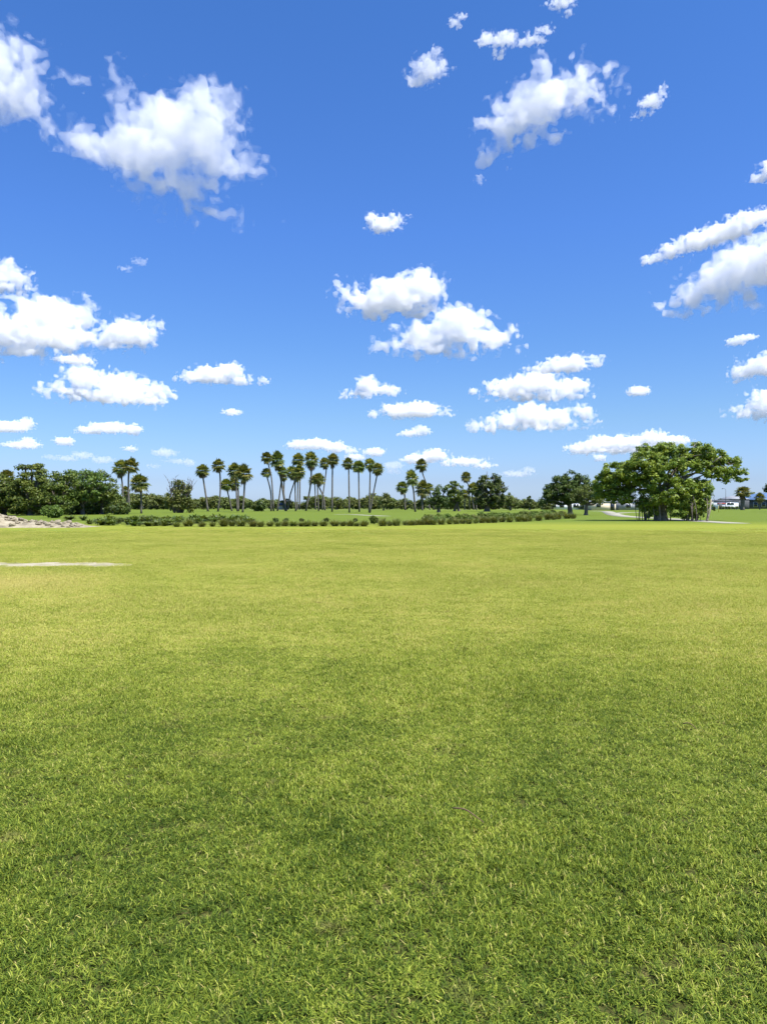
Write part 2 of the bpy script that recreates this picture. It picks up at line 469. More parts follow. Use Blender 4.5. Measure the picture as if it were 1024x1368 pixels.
xs = np.concatenate([-np.geomspace(60000, 30, 26), np.arange(-29.4, 29.5, 0.42), np.geomspace(30, 60000, 26)])
ys = np.concatenate([-np.geomspace(60000, 6, 24), np.arange(-5, 48, 0.42), np.geomspace(49, 60000, 44)])
GX, GY = np.meshgrid(xs, ys, indexing='ij')
GZ = np.where((np.abs(GX) < 29.5), gz(GX, GY) - 0.012 * np.clip((46 - GY) / 8, 0, 1), 0)
gi = np.arange(GX.size).reshape(GX.shape)
gq = np.stack([gi[:-1, :-1].ravel(), gi[1:, :-1].ravel(), gi[1:, 1:].ravel(), gi[:-1, 1:].ravel()], 1)
g = mobj('ground', np_mesh('ground', np.stack([GX.ravel(), GY.ravel(), GZ.ravel()], 1), gq, mat=ground_mat(), smooth=True))
tag(g, 'wide flat mown lawn reaching to the far treeline', None, None, 'structure')

# ------------------------------------------------------------------ turf: real blades
def blade_mat():
    m, nt, out = mat_new('grass_blades')
    P = pos(nt)
    t = tone_at(nt)
    n1 = noise(nt, 0.28, 4, 0.6, P); n2 = noise(nt, 1.5, 4, 0.65, P)
    t2 = math_n(nt, 'ADD', t, math_n(nt, 'MULTIPLY_ADD', n1, 0.6, -0.30))
    t2 = math_n(nt, 'ADD', t2, math_n(nt, 'MULTIPLY_ADD', n2, 0.55, -0.275))
    t2 = math_n(nt, 'ADD', t2, math_n(nt, 'MULTIPLY_ADD', noise(nt, 5.5, 3, 0.7, P), 0.6, -0.30))
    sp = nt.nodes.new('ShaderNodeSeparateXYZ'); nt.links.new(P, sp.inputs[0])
    far_lit = nt.nodes.new('ShaderNodeMapRange'); far_lit.interpolation_type = 'SMOOTHSTEP'       # sunlit tips and shaded gaps painted by distance: darker near, brighter and yellower beyond
    for k_, v_ in ((1, 2.0), (2, 11.5), (3, -0.13), (4, 0.34)): far_lit.inputs[k_].default_value = v_
    nt.links.new(math_n(nt, 'ADD', sp.outputs['Y'], math_n(nt, 'MULTIPLY_ADD', noise(nt, 0.4, 3, 0.6, P), 9.0, -4.5)), far_lit.inputs[0])
    t2 = math_n(nt, 'ADD', t2, far_lit.outputs[0])
    vd = nt.nodes.new('ShaderNodeVectorMath'); vd.operation = 'DISTANCE'; nt.links.new(P, vd.inputs[0]); vd.inputs[1].default_value = (-8.0, 15.7, 0)      # parched patch beside the sand
    pr = nt.nodes.new('ShaderNodeMapRange'); nt.links.new(math_n(nt, 'ADD', vd.outputs['Value'], math_n(nt, 'MULTIPLY', n2, 2.5)), pr.inputs[0])
    for k_, v_ in ((1, 1.2), (2, 4.2), (3, 0.45), (4, 0.0)): pr.inputs[k_].default_value = v_
    t2 = math_n(nt, 'ADD', t2, pr.outputs[0])
    col = ramp(nt, t2, [(0.0, (.032, .062, .008)), (0.28, (.097, .152, .017)), (0.55, (.230, .284, .034)), (0.82, (.405, .452, .066)), (1.0, (.52, .46, .15))])
    st = nt.nodes.new('ShaderNodeMapRange'); st.inputs[1].default_value = 0.60; st.inputs[2].default_value = 0.74; nt.links.new(noise(nt, 2.3, 5, 0.7, P), st.inputs[0])
    col = mix(nt, math_n(nt, 'MULTIPLY', st.outputs[0], 0.55), col, (.30, .235, .095))       # straw flecks of dead thatch
    p = nt.nodes.new('ShaderNodeBsdfPrincipled'); p.inputs['Roughness'].default_value = 0.55; p.inputs['Specular IOR Level'].default_value = 0.12
    nt.links.new(col, p.inputs['Base Color'])
    tr = nt.nodes.new('ShaderNodeBsdfTranslucent'); nt.links.new(mix(nt, 1.0, col, (1.3, 1.25, 0.6), 'MULTIPLY'), tr.inputs['Color'])
    ms = nt.nodes.new('ShaderNodeMixShader'); ms.inputs[0].default_value = 0.24
    nt.links.new(p.outputs[0], ms.inputs[1]); nt.links.new(tr.outputs[0], ms.inputs[2]); nt.links.new(ms.outputs[0], out.inputs['Surface'])
    return m

def turf_patch(seed, n, R, lmin, lmax, wid):
    r = np.random.default_rng(seed)
    # blades grow in little tufts
    nt_ = n // 15
    tx = R * np.sqrt(r.random(nt_)); ta = r.random(nt_) * 2 * np.pi
    tc = np.stack([tx * np.cos(ta), tx * np.sin(ta)], 1)
    k = r.integers(0, nt_, n)
    base = tc[k] + r.normal(0, 0.0125, (n, 2))
    tl = r.uniform(0.75, 1.25, nt_)[k]
    az = r.random(n) * 2 * np.pi; L = r.uniform(lmin, lmax, n) * tl; lean = r.uniform(0.15, 1.25, n); curl = r.uniform(0.2, 1.5, n); wd = wid * r.uniform(0.6, 1.25, n)
    d = np.stack([np.cos(az), np.sin(az)], 1)
    tw = az + np.pi / 2 + r.normal(0, 0.5, n); s = np.stack([np.cos(tw), np.sin(tw)], 1)
    pts = [np.concatenate([base, np.zeros((n, 1)) - 0.005], 1)]
    ang = lean.copy()
    for i in range(3):
        st = np.concatenate([d * np.sin(ang)[:, None], np.cos(ang)[:, None]], 1) * (L / 3)[:, None]
        pts.append(pts[-1] + st); ang = ang + curl / 2
    ws = [0.8, 1.0, 0.7]
    V = np.zeros((n, 7, 3))
    for i in range(3):
        o = np.concatenate([s * (wd * ws[i] / 2)[:, None], np.zeros((n, 1))], 1)
        V[:, 2 * i] = pts[i] - o; V[:, 2 * i + 1] = pts[i] + o
    V[:, 6] = pts[3]
    b = np.arange(n)[:, None] * 7
    Q = np.concatenate([b + np.array([0, 1, 3, 2]), b + np.array([2, 3, 5, 4])]); T = b + np.array([4, 5, 6])
    tone = np.clip(r.normal(0.45, 0.22, n) + np.where(r.random(n) < 0.05, 0.5, 0), 0, 1.2)
    return np_mesh('turf_tuft', V.reshape(-1, 3), Q, T, BLADE, tone=np.repeat(tone, 7))

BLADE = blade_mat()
patches = []
for i in range(4):
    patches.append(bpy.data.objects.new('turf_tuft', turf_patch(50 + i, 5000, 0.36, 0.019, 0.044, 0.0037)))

SAND_Y = (depth(756.5), depth(747.5))
def sand_inside(x, y):
    px = CX + x / y * F; py = HOR + EYE / y * F
    e = 2.0 * np.sin(px * 0.11) + 1.3 * np.sin(px * 0.31 + 1)
    mid_ = 752.0 + 0.6 * np.sin(px * 0.05); half = 2.9 * np.clip((176 + 3 * e - px) / 40, 0, 1) ** 0.6 + 0.0 * px
    return (px < 172 + 2 * e) & (np.abs(py - mid_) < 0.72 * half + 0.3 * e)

step = 0.36
pts = []
y = 0.2
while y < 54:
    hw = 0.545 * y + 4.5
    for x in np.arange(-hw, hw, step):
        pts.append((x + rng.uniform(-.13, .13), y + rng.uniform(-.13, .13)))
    y += step
pts = np.array(pts)
pts = pts[~sand_inside(pts[:, 0], np.maximum(pts[:, 1], 0.5))]
keep = rng.random(len(pts)) < np.clip((50 + 5 * vnoise(np.stack([pts[:, 0] / 5, pts[:, 1] / 3, 0 * pts[:, 0]], -1)) - pts[:, 1]) / 14, 0.0, 1)
pts = pts[keep]
pz = gz(pts[:, 0], pts[:, 1])
hn = vnoise(np.stack([pts[:, 0] / 1.1, pts[:, 1] / 1.1, 0 * pts[:, 0] + 3.3], -1)); hn2 = vnoise(np.stack([pts[:, 0] / 4, pts[:, 1] / 4, 0 * pts[:, 0] + 8.3], -1))
sclz = np.clip(1.08 + 0.45 * hn + 0.25 * hn2, 0.7, 1.7) * np.clip((58 - pts[:, 1]) / 12, 0.4, 1)
me = bpy.data.meshes.new('grass')
me.vertices.add(len(pts)); me.vertices.foreach_set('co', np.concatenate([pts, pz[:, None]], 1).astype(np.float32).ravel())
def vattr(me, n, t, v, key):
    a = me.attributes.new(n, t, 'POINT'); a.data.foreach_set(key, np.asarray(v).ravel())
vattr(me, 'turn', 'FLOAT_VECTOR', np.stack([rng.normal(0, .012, len(pts)), rng.normal(0, .012, len(pts)), rng.random(len(pts)) * 6.283], 1).astype(np.float32), 'vector')
vattr(me, 'grow', 'FLOAT_VECTOR', np.stack([0 * sclz + 1.0, 0 * sclz + 1.0, sclz], 1).astype(np.float32), 'vector')
vattr(me, 'pick', 'INT', rng.integers(0, 4, len(pts)).astype(np.int32), 'value')
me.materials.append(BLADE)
grass = mobj('grass', me)
tag(grass, 'short sunlit turf of green and yellowish blades covering the lawn', 'grass', None, 'stuff')
ng = bpy.data.node_groups.new('turf', 'GeometryNodeTree')
ng.interface.new_socket('Geometry', in_out='INPUT', socket_type='NodeSocketGeometry'); ng.interface.new_socket('Geometry', in_out='OUTPUT', socket_type='NodeSocketGeometry')
gi_ = ng.nodes.new('NodeGroupInput'); go_ = ng.nodes.new('NodeGroupOutput')
iop = ng.nodes.new('GeometryNodeInstanceOnPoints'); join = ng.nodes.new('GeometryNodeJoinGeometry')
for p_ in reversed(patches):
    oi = ng.nodes.new('GeometryNodeObjectInfo'); oi.inputs['Object'].default_value = p_; oi.inputs['As Instance'].default_value = True
    ng.links.new(oi.outputs['Geometry'], join.inputs[0])
def named(n, t):
    a = ng.nodes.new('GeometryNodeInputNamedAttribute'); a.data_type = t; a.inputs['Name'].default_value = n
    return a.outputs['Attribute']
ng.links.new(gi_.outputs[0], iop.inputs['Points']); ng.links.new(join.outputs[0], iop.inputs['Instance'])
iop.inputs['Pick Instance'].default_value = True
ng.links.new(named('pick', 'INT'), iop.inputs['Instance Index']); ng.links.new(named('turn', 'FLOAT_VECTOR'), iop.inputs['Rotation']); ng.links.new(named('grow', 'FLOAT_VECTOR'), iop.inputs['Scale'])
ng.links.new(iop.outputs[0], go_.inputs[0])
md = grass.modifiers.new('turf', 'NODES'); md.node_group = ng
print('turf tiles', len(pts))
#@@TREES

# ------------------------------------------------------------------ plants
def rand_dirs(n, r=rng):
    v = r.normal(0, 1, (n, 3)); return v / np.linalg.norm(v, axis=1)[:, None]

def leaf_mesh(C, R, per, size, r, squash=0.75, up=0.5, tone_c=None, aspect=0.6, name='crown', mat=None, droop=0.0):
    """leaves in clumps: C (n,3) clump centres, R (n,) radii; one folded leaf is a quad"""
    n = len(C); m = n * per
    k = np.repeat(np.arange(n), per)
    d = rand_dirs(m, r); rad = r.random(m) ** 0.45
    P = C[k] + d * (R[k] * rad)[:, None] * np.array([1, 1, squash])
    nrm = d * 0.6 + rand_dirs(m, r) * 0.65 + np.array([0, 0, up]); nrm /= np.linalg.norm(nrm, axis=1)[:, None]
    a = np.cross(nrm, rand_dirs(m, r)); a /= np.linalg.norm(a, axis=1)[:, None] + 1e-9
    a[:, 2] -= droop; a /= np.linalg.norm(a, axis=1)[:, None] + 1e-9
    b = np.cross(nrm, a); b /= np.linalg.norm(b, axis=1)[:, None] + 1e-9
    s = size * r.uniform(0.6, 1.35, m)
    L = a * (s / 2)[:, None]; W = b * (s * aspect / 2)[:, None]
    V = np.stack([P - L, P + W - L * 0.1 - nrm * (s * .08)[:, None], P + L, P - W - L * 0.1 - nrm * (s * .08)[:, None]], 1).reshape(-1, 3)
    Q = np.arange(m * 4).reshape(m, 4)
    ct = r.uniform(-.2, .2, n) if tone_c is None else tone_c
    tone = np.clip(0.5 + ct[k] + r.normal(0, 0.15, m), 0, 1)
    return np_mesh(name, V, Q, mat=mat, tone=np.repeat(tone, 4))

def clumps_in(lobes, clump_r, fill, r, z_flat=1.0):
    """clump centres over the outside and some of the inside of ellipsoid lobes (c, rx, ry, rz)"""
    C = []
    for (c, rx, ry, rz) in lobes:
        area = (rx * rz + ry * rz + rx * ry) * 4.2
        n = max(4, int(area / (clump_r * clump_r * 3.14) * fill))
        d = rand_dirs(n, r); q = r.uniform(0.6, 1.0, n) ** 0.7
        C.append(np.array(c) + d * q[:, None] * np.array([rx, ry, rz]))
    C = np.concatenate(C)
    return C, clump_r * r.uniform(0.65, 1.3, len(C))

BARK = solid_mat('bark', [(0.3, (.055, .045, .035)), (0.55, (.12, .10, .08)), (0.75, (.20, .175, .14))], 6.0, 0.9, 0.6, 22)
FIGBARK = solid_mat('pale_fig_bark', [(0.3, (.12, .10, .07)), (0.55, (.26, .22, .155)), (0.75, (.40, .35, .26))], 4.0, 0.85, 0.5, 14)
PALMBARK = solid_mat('palm_bark', [(0.3, (.06, .052, .042)), (0.55, (.135, .12, .10)), (0.78, (.25, .225, .19))], 5.0, 0.9, 0.7, 16)
FIG = leaf_mat('fig_leaves', (0.07, 0.12, 0.017), (0.18, 0.23, 0.032), (0.36, 0.375, 0.06), 0.3, 0.45, 0.3)
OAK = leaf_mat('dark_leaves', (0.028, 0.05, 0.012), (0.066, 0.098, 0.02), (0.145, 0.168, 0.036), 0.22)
OLIVE = leaf_mat('olive_leaves', (0.075, 0.105, 0.024), (0.13, 0.158, 0.035), (0.22, 0.23, 0.06), 0.25)
WOODS = leaf_mat('woodland_leaves', (0.038, 0.068, 0.013), (0.095, 0.138, 0.022), (0.2, 0.225, 0.04), 0.22)
BRIGHT = leaf_mat('bright_leaves', (.07, .12, .02), (.12, .18, .03), (.19, .24, .05), 0.3)
FAR = leaf_mat('treeline_leaves', (0.055, 0.08, 0.02), (0.12, 0.15, 0.035), (0.21, 0.235, 0.06), 0.22)
FROND = leaf_mat('palm_fronds', (0.06, 0.095, 0.02), (0.14, 0.175, 0.035), (0.38, 0.355, 0.1), 0.28, 0.4, 0.45)
DEADF = leaf_mat('dead_fronds', (.12, .085, .045), (.20, .145, .075), (.33, .26, .15), 0.2, 0.7, 0.2)
TUSS = leaf_mat('tussock_blades', (0.08, 0.105, 0.03), (0.15, 0.18, 0.045), (0.31, 0.31, 0.11), 0.3, 0.5, 0.3)
MARSH = leaf_mat('marsh_leaves', (0.055, 0.09, 0.02), (0.12, 0.165, 0.035), (0.23, 0.27, 0.07), 0.3, 0.5, 0.3)

def trunk_mesh(base_pts, r0, r1, limbs, mat, rr, name='trunk', flare=1.5):
    mb = MB()
    pts = spline(base_pts, 9)
    rad = [r0 + (r1 - r0) * (i / 8) for i in range(9)]; rad[0] *= flare; rad[1] *= 1 + (flare - 1) * 0.35
    mb.tube(pts, rad, 9, rr.uniform(.4, .6))
    for (p, r_a, r_b) in limbs:
        q = spline(p, 7)
        mb.tube(q, [r_a + (r_b - r_a) * i / 6 for i in range(7)], 6, rr.uniform(.4, .6))
    return mb.mesh(name, mat, True)

def px_lobes(lobes, Y):
    s = Y / F
    out = []
    for l in lobes:
        x, y_, rx, ry = l[:4]; dy = l[4] if len(l) > 4 else 0
        k = l[5] if len(l) > 5 else 1.0
        p = at(x, y_, Y) + Vector((0, dy, 0))
        out.append((np.array(p), rx * s, (rx + ry) / 2 * s * k, ry * s))
    return out

def broad_tree(name, label, cat, base, lobes, leafmat, clump=0.5, per=40, leaf=0.22, fill=0.8, tr=0.2, bark=None, group=None, seed=0, squash=0.75, n_limb=None, up=0.5, Y=None, trunks=None):
    bark = bark or BARK
    Y = Y or depth(base[1]); rr = np.random.default_rng(1000 + seed)
    b = at(base[0], base[1], Y); b.z = 0
    t = empty(name, b); tag(t, label, cat, group)
    LB = px_lobes(lobes, Y)
    C, R = clumps_in(LB, clump, fill, rr)
    C = C[C[:, 2] > 0.25] if True else C
    R = R[:len(C)]
    me = leaf_mesh(C - np.array(b), R, per, leaf, rr, squash, up, name='crown', mat=leafmat)
    mobj('crown', me, t)
    mean = np.mean([l[0] for l in LB], 0) - np.array(b)
    low = min((l[0] - np.array(b))[2] - l[3] * 0.5 for l in LB)
    fork = Vector((mean[0] * 0.25, mean[1] * 0.25, max(0.35 * mean[2], min(low, 0.6 * mean[2]))))
    for k, off in enumerate(trunks or [(0, 0)]):
        o = Vector((off[0], off[1], 0))
        limbs = []
        for l in LB:
            e = Vector(l[0] - np.array(b))
            s_ = fork + o * 0.3
            mid_ = (s_ + e) / 2 + Vector((0, 0, -0.12 * (e - s_).length))
            limbs.append(([s_ - Vector((0, 0, .1)), mid_, e + Vector((0, 0, l[3] * .3))], tr * 0.55, tr * 0.12))
            for q in range(3):
                e2 = e + Vector(rr.normal(0, 1, 3)) * float(l[3]) * 0.6
                limbs.append(([mid_, (mid_ + e2) / 2 + Vector((0, 0, .05)), e2], tr * 0.25, tr * 0.06))
        mobj('trunk', trunk_mesh([o - Vector((0, 0, .15)), o * .7 + fork * 0.45, fork + o * .3], tr, tr * 0.7, limbs, bark, rr), t)
    return t

# ---- palms
def fan_crown(seed, n=46, dead=False):
    """crown of stiff fan leaves, radius about 1, heart at the origin"""
    r = np.random.default_rng(seed); mb = MB()
    for i in range(n):
        az = i * 2.39996 + r.normal(0, .15)
        if dead: el = math.radians(r.uniform(-86, -48))
        else: el = math.radians(88 - 132 * (i / n) ** 0.9 + r.normal(0, 7))
        tone = float(np.clip(r.normal(0.42 + 0.0 * i / n, .15) + (0.45 if r.random() < 0.2 else 0), 0, 1))
        d = Vector((math.cos(az) * math.cos(el), math.sin(az) * math.cos(el), math.sin(el)))
        side = Vector((-math.sin(az), math.cos(az), 0)); nrm = d.cross(side).normalized()
        if nrm.z < 0: nrm = -nrm
        pl = r.uniform(0.36, 0.52) * (0.8 if dead else 1.0)
        p0 = Vector((0, 0, 0)) + d * 0.05; p1 = d * pl + Vector((0, 0, -0.05))
        wv = side * 0.014
        mb.add([p0 - wv, p0 + wv, p1 + wv, p1 - wv], [(0, 1, 2, 3)], tone=min(1, tone + .25))
        ns = 13; span = math.radians(150 if not dead else 70); FL = r.uniform(0.46, 0.62)
        for j in range(ns):
            a = (j / (ns - 1) - 0.5) * span * 2 * 0.62
            sd = (d * math.cos(a) + side * math.sin(a)).normalized()
            ll = FL * (0.72 + 0.28 * math.cos(a))
            ws = (side * math.cos(a) - d * math.sin(a)) * (0.046 if not dead else 0.03) 
            fold = nrm * (0.02 if j % 2 else -0.02)
            dz = Vector((0, 0, -1)) * ll * (0.16 + 0.1 * abs(a)) * (0.6 + r.random() * 0.8)
            m_ = p1 + sd * ll * 0.55 + nrm * 0.03
            e = p1 + sd * ll + dz
            tj = min(1, max(0, tone + r.normal(0, .08)))
            mb.add([p1, m_ - ws + fold, e, m_ + ws - fold], [(0, 1, 2, 3)], tone=tj)
    return mb.mesh('dead_fronds' if dead else 'crown', DEADF if dead else FROND)

FANS = [fan_crown(200 + i, n) for i, n in enumerate((64, 56, 70, 50))]
SKIRTS = [fan_crown(240 + i, n, True) for i, n in enumerate((6, 11, 4))]

def palm(label, crown, rpx, trunk, seed, group='fan palms of the park', skirt=True, thick=2.5, tall=1.0, Y=None):
    Yb = Y or min(depth(trunk[-1][1]), 232.0)
    rr = np.random.default_rng(3000 + seed)
    s = Yb / F
    b = at(trunk[-1][0], trunk[-1][1], Yb); b.z = 0
    t = empty('palm_tree', b); tag(t, label, 'palm tree', group)
    hc = at(crown[0], crown[1] + 0.12 * rpx, Yb) + Vector((0, rr.uniform(-.6, .6), 0))
    P = [hc]
    for (x, y_) in trunk[:-1]: P.append(at(x, y_, Yb) + (hc - Vector((0, Yb, 0))).y * Vector((0, .5, 0)))
    P = [p - b for p in P] + [Vector((0, 0, -0.2))]
    P.reverse()
    n = 12; pts = spline(P, n)
    r0 = thick * s / 2
    rad = [r0 * (1.25 if i == 0 else 1.0) * (1 - 0.22 * i / n) * (1 + 0.05 * rr.normal()) for i in range(n)]
    mb = MB(); mb.tube(pts, rad, 8, rr.uniform(.35, .65))
    mb.build('trunk', PALMBARK, t, True)
    top = hc - b
    c = mobj('crown', FANS[seed % 4], t, top); k = rpx * s * 1.27
    c.scale = (k, k, k * tall); c.rotation_euler = (rr.normal(0, .08), rr.normal(0, .08), rr.uniform(0, 6.28))
    if skirt:
        d = mobj('dead_fronds', SKIRTS[seed % 3], t, top - Vector((0, 0, 0.1 * k))); d.scale = (k * .9, k * .9, k * .95 * tall); d.rotation_euler = (0, 0, rr.uniform(0, 6.28))
    return t

PALMS = [
 ('palm with a bushy crown at the woodland end, its slim trunk curving', (161,624), 10, [(162,634),(164,651),(165,682.8)], 2.2, 1.1),
 ('tallest palm of the group of three beside the dark woodland', (173.6,621.5), 10.5, [(171.5,634),(171.3,657),(173.4,684)], 2.6, 1.1),
 ('short stout palm with straight pale trunk, lowest of the three by the woodland', (187.6,644), 12, [(189,658),(189,686)], 2.6, 1.0),
 ('stunted brown palm half hidden behind the group of three palms', (169,655), 6, [(170,663),(170,682.6)], 1.8, 1.1),
 ('lone palm with a leaning trunk next to the branchy grey tree', (270,627.5), 9.3, [(270.8,637),(274,657),(278,683)], 2.4, 0.9),
 ('tall palm whose trunk bows slightly outward, second from the branchy grey tree', (292.3,621), 8.6, [(294,631),(294.6,657),(291,683.5)], 2.2, 1.05),
 ('low drooping palm leaning toward the tall bowed palm', (303,647), 8.5, [(304,656),(306.5,666),(310,682.8)], 2.0, 1.0),
 ('shadowed low palm tucked between the pair of wide crowned palms', (313,645), 7.5, [(318,651),(318.6,682.8)], 2.2, 1.2),
 ('wide crowned palm, nearer the low drooping palm, of a tight pair', (313.5,628), 10, [(315,647),(317.3,683.2)], 2.4, 1.1),
 ('wide crowned palm with brown skirt, outer one of the tight pair before the gap', (325.3,631), 10.5, [(326.2,652),(324,684.6)], 2.6, 1.15),
 ('high slim palm at the gap end of the tall grove', (356.5,610.5), 7.2, [(359,622),(363,640),(365.6,683)], 1.9, 1.05),
 ('small headed palm below the high slim palm at the gap end of the grove', (355,631), 7, [(357,639),(361.5,658),(362.2,683)], 2.0, 1.0),
 ('thick trunked palm bending away under a large crown in the tall grove', (370.5,613.5), 9.6, [(373,627),(378.5,658),(382,682.8)], 3.1, 1.25),
 ('palm with a thin trunk slanting across behind the thick trunked palm', (377.6,629), 6.5, [(375.2,648),(370.4,682.8)], 2.0, 1.0),
 ('tiny headed palm with an upright trunk touching the thick trunked palm', (379,637.5), 4.8, [(379.4,645),(379.4,664),(382.5,682.4)], 2.0, 1.0),
 ('palm with strongly slanting trunk in the middle cluster of the grove', (390,630), 8, [(394,640),(387.5,662),(384.5,680.8)], 2.0, 1.1),
 ('high crowned palm of the middle cluster with three straight trunks', (398,613.5), 8.6, [(400.3,637),(400,680.6)], 1.9, 1.1),
 ('round crowned palm at the front of the middle cluster', (399.5,629), 8.2, [(394.5,643),(395,683)], 2.0, 1.1),
 ('slender palm behind the front of the middle cluster', (396,634), 7.5, [(397.8,645),(397,681)], 1.8, 1.0),
 ('tallest and fullest palm of the grove, trunk sweeping down toward the middle cluster', (415.8,613.5), 9.2, [(415.8,628),(414.7,648),(408.3,682.8)], 2.4, 1.3),
 ('low palm with a crooked trunk kinked over to one side', (426,639.5), 8, [(424.4,647),(432,664),(434,681.8)], 2.2, 1.05),
 ('low palm with thin straight trunk beneath the fullest palm', (419.5,641), 7, [(420.6,648),(421.6,681)], 1.8, 1.0),
 ('low straight palm behind the crooked palm', (424,638), 6.5, [(424,648),(425.5,682.8)], 1.8, 1.0),
 ('leaning palm paired with a straight one at the open end of the grove', (433.5,618), 7.2, [(435.8,628),(431.3,662),(430.5,681.4)], 1.9, 1.1),
 ('straight tall palm standing at the open end of the grove', (444.3,613.5), 8.3, [(444,624),(443.4,683.8)], 2.3, 1.05),
 ('first palm of the row of four, nearest the grove, with smooth round crown', (464.2,618), 7.5, [(465.5,626),(466.5,684.8)], 2.1, 1.0),
 ('second palm of the row of four, broad brownish crown', (478.7,622.5), 8.5, [(478.8,632),(479.8,683.8)], 2.1, 1.0),
 ('third palm of the row of four, its trunk crossing the last one at the foot', (494,619.5), 7.8, [(494.3,630),(492.9,684.8)], 2.1, 1.05),
 ('last palm of the row of four, trunk leaning outward from the shared foot', (504.3,625.5), 7.8, [(503.5,634),(499,657),(493.7,685.2)], 2.1, 1.0),
 ('lone leaning palm whose round crown rises above the clump of dark palms', (562.4,620.5), 8, [(563.4,630),(567.7,642),(573.6,657),(579.5,681)], 2.0, 1.1),
 ('small outermost palm of the dark clump, nearest the row of four', (537,650), 8, [(540,659),(541,681.5)], 2.1, 1.0),
 ('tall dark palm with a double height crown in the clump', (549.8,639), 8.2, [(550.5,648),(552.2,657),(554.5,683.8)], 2.6, 1.6),
 ('short full palm with hanging skirt at the foot of the lone leaning palm', (564,652.5), 9, [(563.5,664),(564,681.8)], 2.4, 1.35),
 ('little pale palm behind the short full palm', (573,651), 6.3, [(572,665),(574,681)], 1.8, 1.0),
 ('thin small headed palm sticking up beside the round dark tree', (622,636), 6.4, [(622.6,643),(626,652),(627,681)], 1.6, 1.1),
 ('short yellowish palm beneath the thin small headed palm', (620.4,659), 5.8, [(620.4,666),(620.4,681)], 1.4, 1.0),
 ('bushy palm with curved pale trunk against the round dark tree', (631.5,652), 8.2, [(630,661),(632.8,681)], 1.9, 1.05),
 ('slim pale trunked palm touching the round dark tree crown', (636.5,654), 6.5, [(635.5,664),(636.2,681.6)], 1.6, 1.05),
 ('palm poking out above the dark woodland next to the flat topped limb', (8,636), 10, [(6,648),(5,684)], 2.4, 1.0),
 ('small bushy palm with a shaggy brown trunk in front of the grey roofed house', (991,656.5), 9.5, [(991,667),(991,681.4)], 5.5, 0.85),
 ('slim young palm in the shade of the blue roof', (1013.5,664), 6.5, [(1013.5,670),(1014,680.8)], 1.5, 1.0),
]
for i, (lab, cr, rp, tk, th, tl) in enumerate(PALMS):
    palm(lab, cr, rp, tk, i, thick=th, tall=tl, skirt=(i % 5 != 1))

# ---- round dark tree and its neighbours
broad_tree('shade_tree', 'round dense dark tree with thick short trunk beside the bushy palm', 'tree', (650,683.4),
  [(648,645,10,9),(660,641,9,8,1),(668,652,8,9),(655,658,13,13),(642,662,8,11),(665,666,9,9),(652,670,14,7),(643,648,8,8,-1)], OAK, 0.75, 46, 0.5, 0.75, 0.75, seed=1)
broad_tree('shade_tree', 'small dark tree with open branchy top behind the lone leaning palm', 'tree', (585.5,684.4),
  [(583,663,8,8),(592,668,7,7),(578,670,6,6),(587,672,7,6),(584,650,4,5),(594,652,5,4)], OAK, 0.6, 40, 0.42, 0.8, 0.4, seed=2)
broad_tree('shade_tree', 'two stemmed dark tree with brown tinged top between two palms', 'tree', (609.5,683),
  [(604,650,7,8),(611,653,7,8),(607,664,10,10),(614,668,6,7),(602,671,6,6)], WOODS, 0.65, 42, 0.45, 0.85, 0.35, seed=3, trunks=[(-.5, 0), (.6, .2)])
# ---- trees near the banyan
broad_tree('shade_tree', 'broad domed dark tree beside the banyan, in front of the white house', 'tree', (761.5,687.2),
  [(740,660,14,12),(729,668,9,7),(748,645,12,10),(762,640,13,10),(776,645,12,12),(785,655,8,12),(757,655,18,13,-1.5),(770,662,14,10,1),(735,652,8,8),(752,668,14,6),(770,652,10,10,1),(745,655,16,12,1)], OAK, 0.55, 56, 0.30, 1.1, 0.42, seed=4)
broad_tree('shade_tree', 'small olive green tree with a rounded crown, in front of the broad domed tree', 'tree', (782,688.3),
  [(778,658,13,9),(788,657,12,9),(796,664,10,9),(770,664,9,8),(784,667,14,7),(802,670,6,6)], OLIVE, 0.42, 50, 0.2, 0.95, 0.3, seed=5)

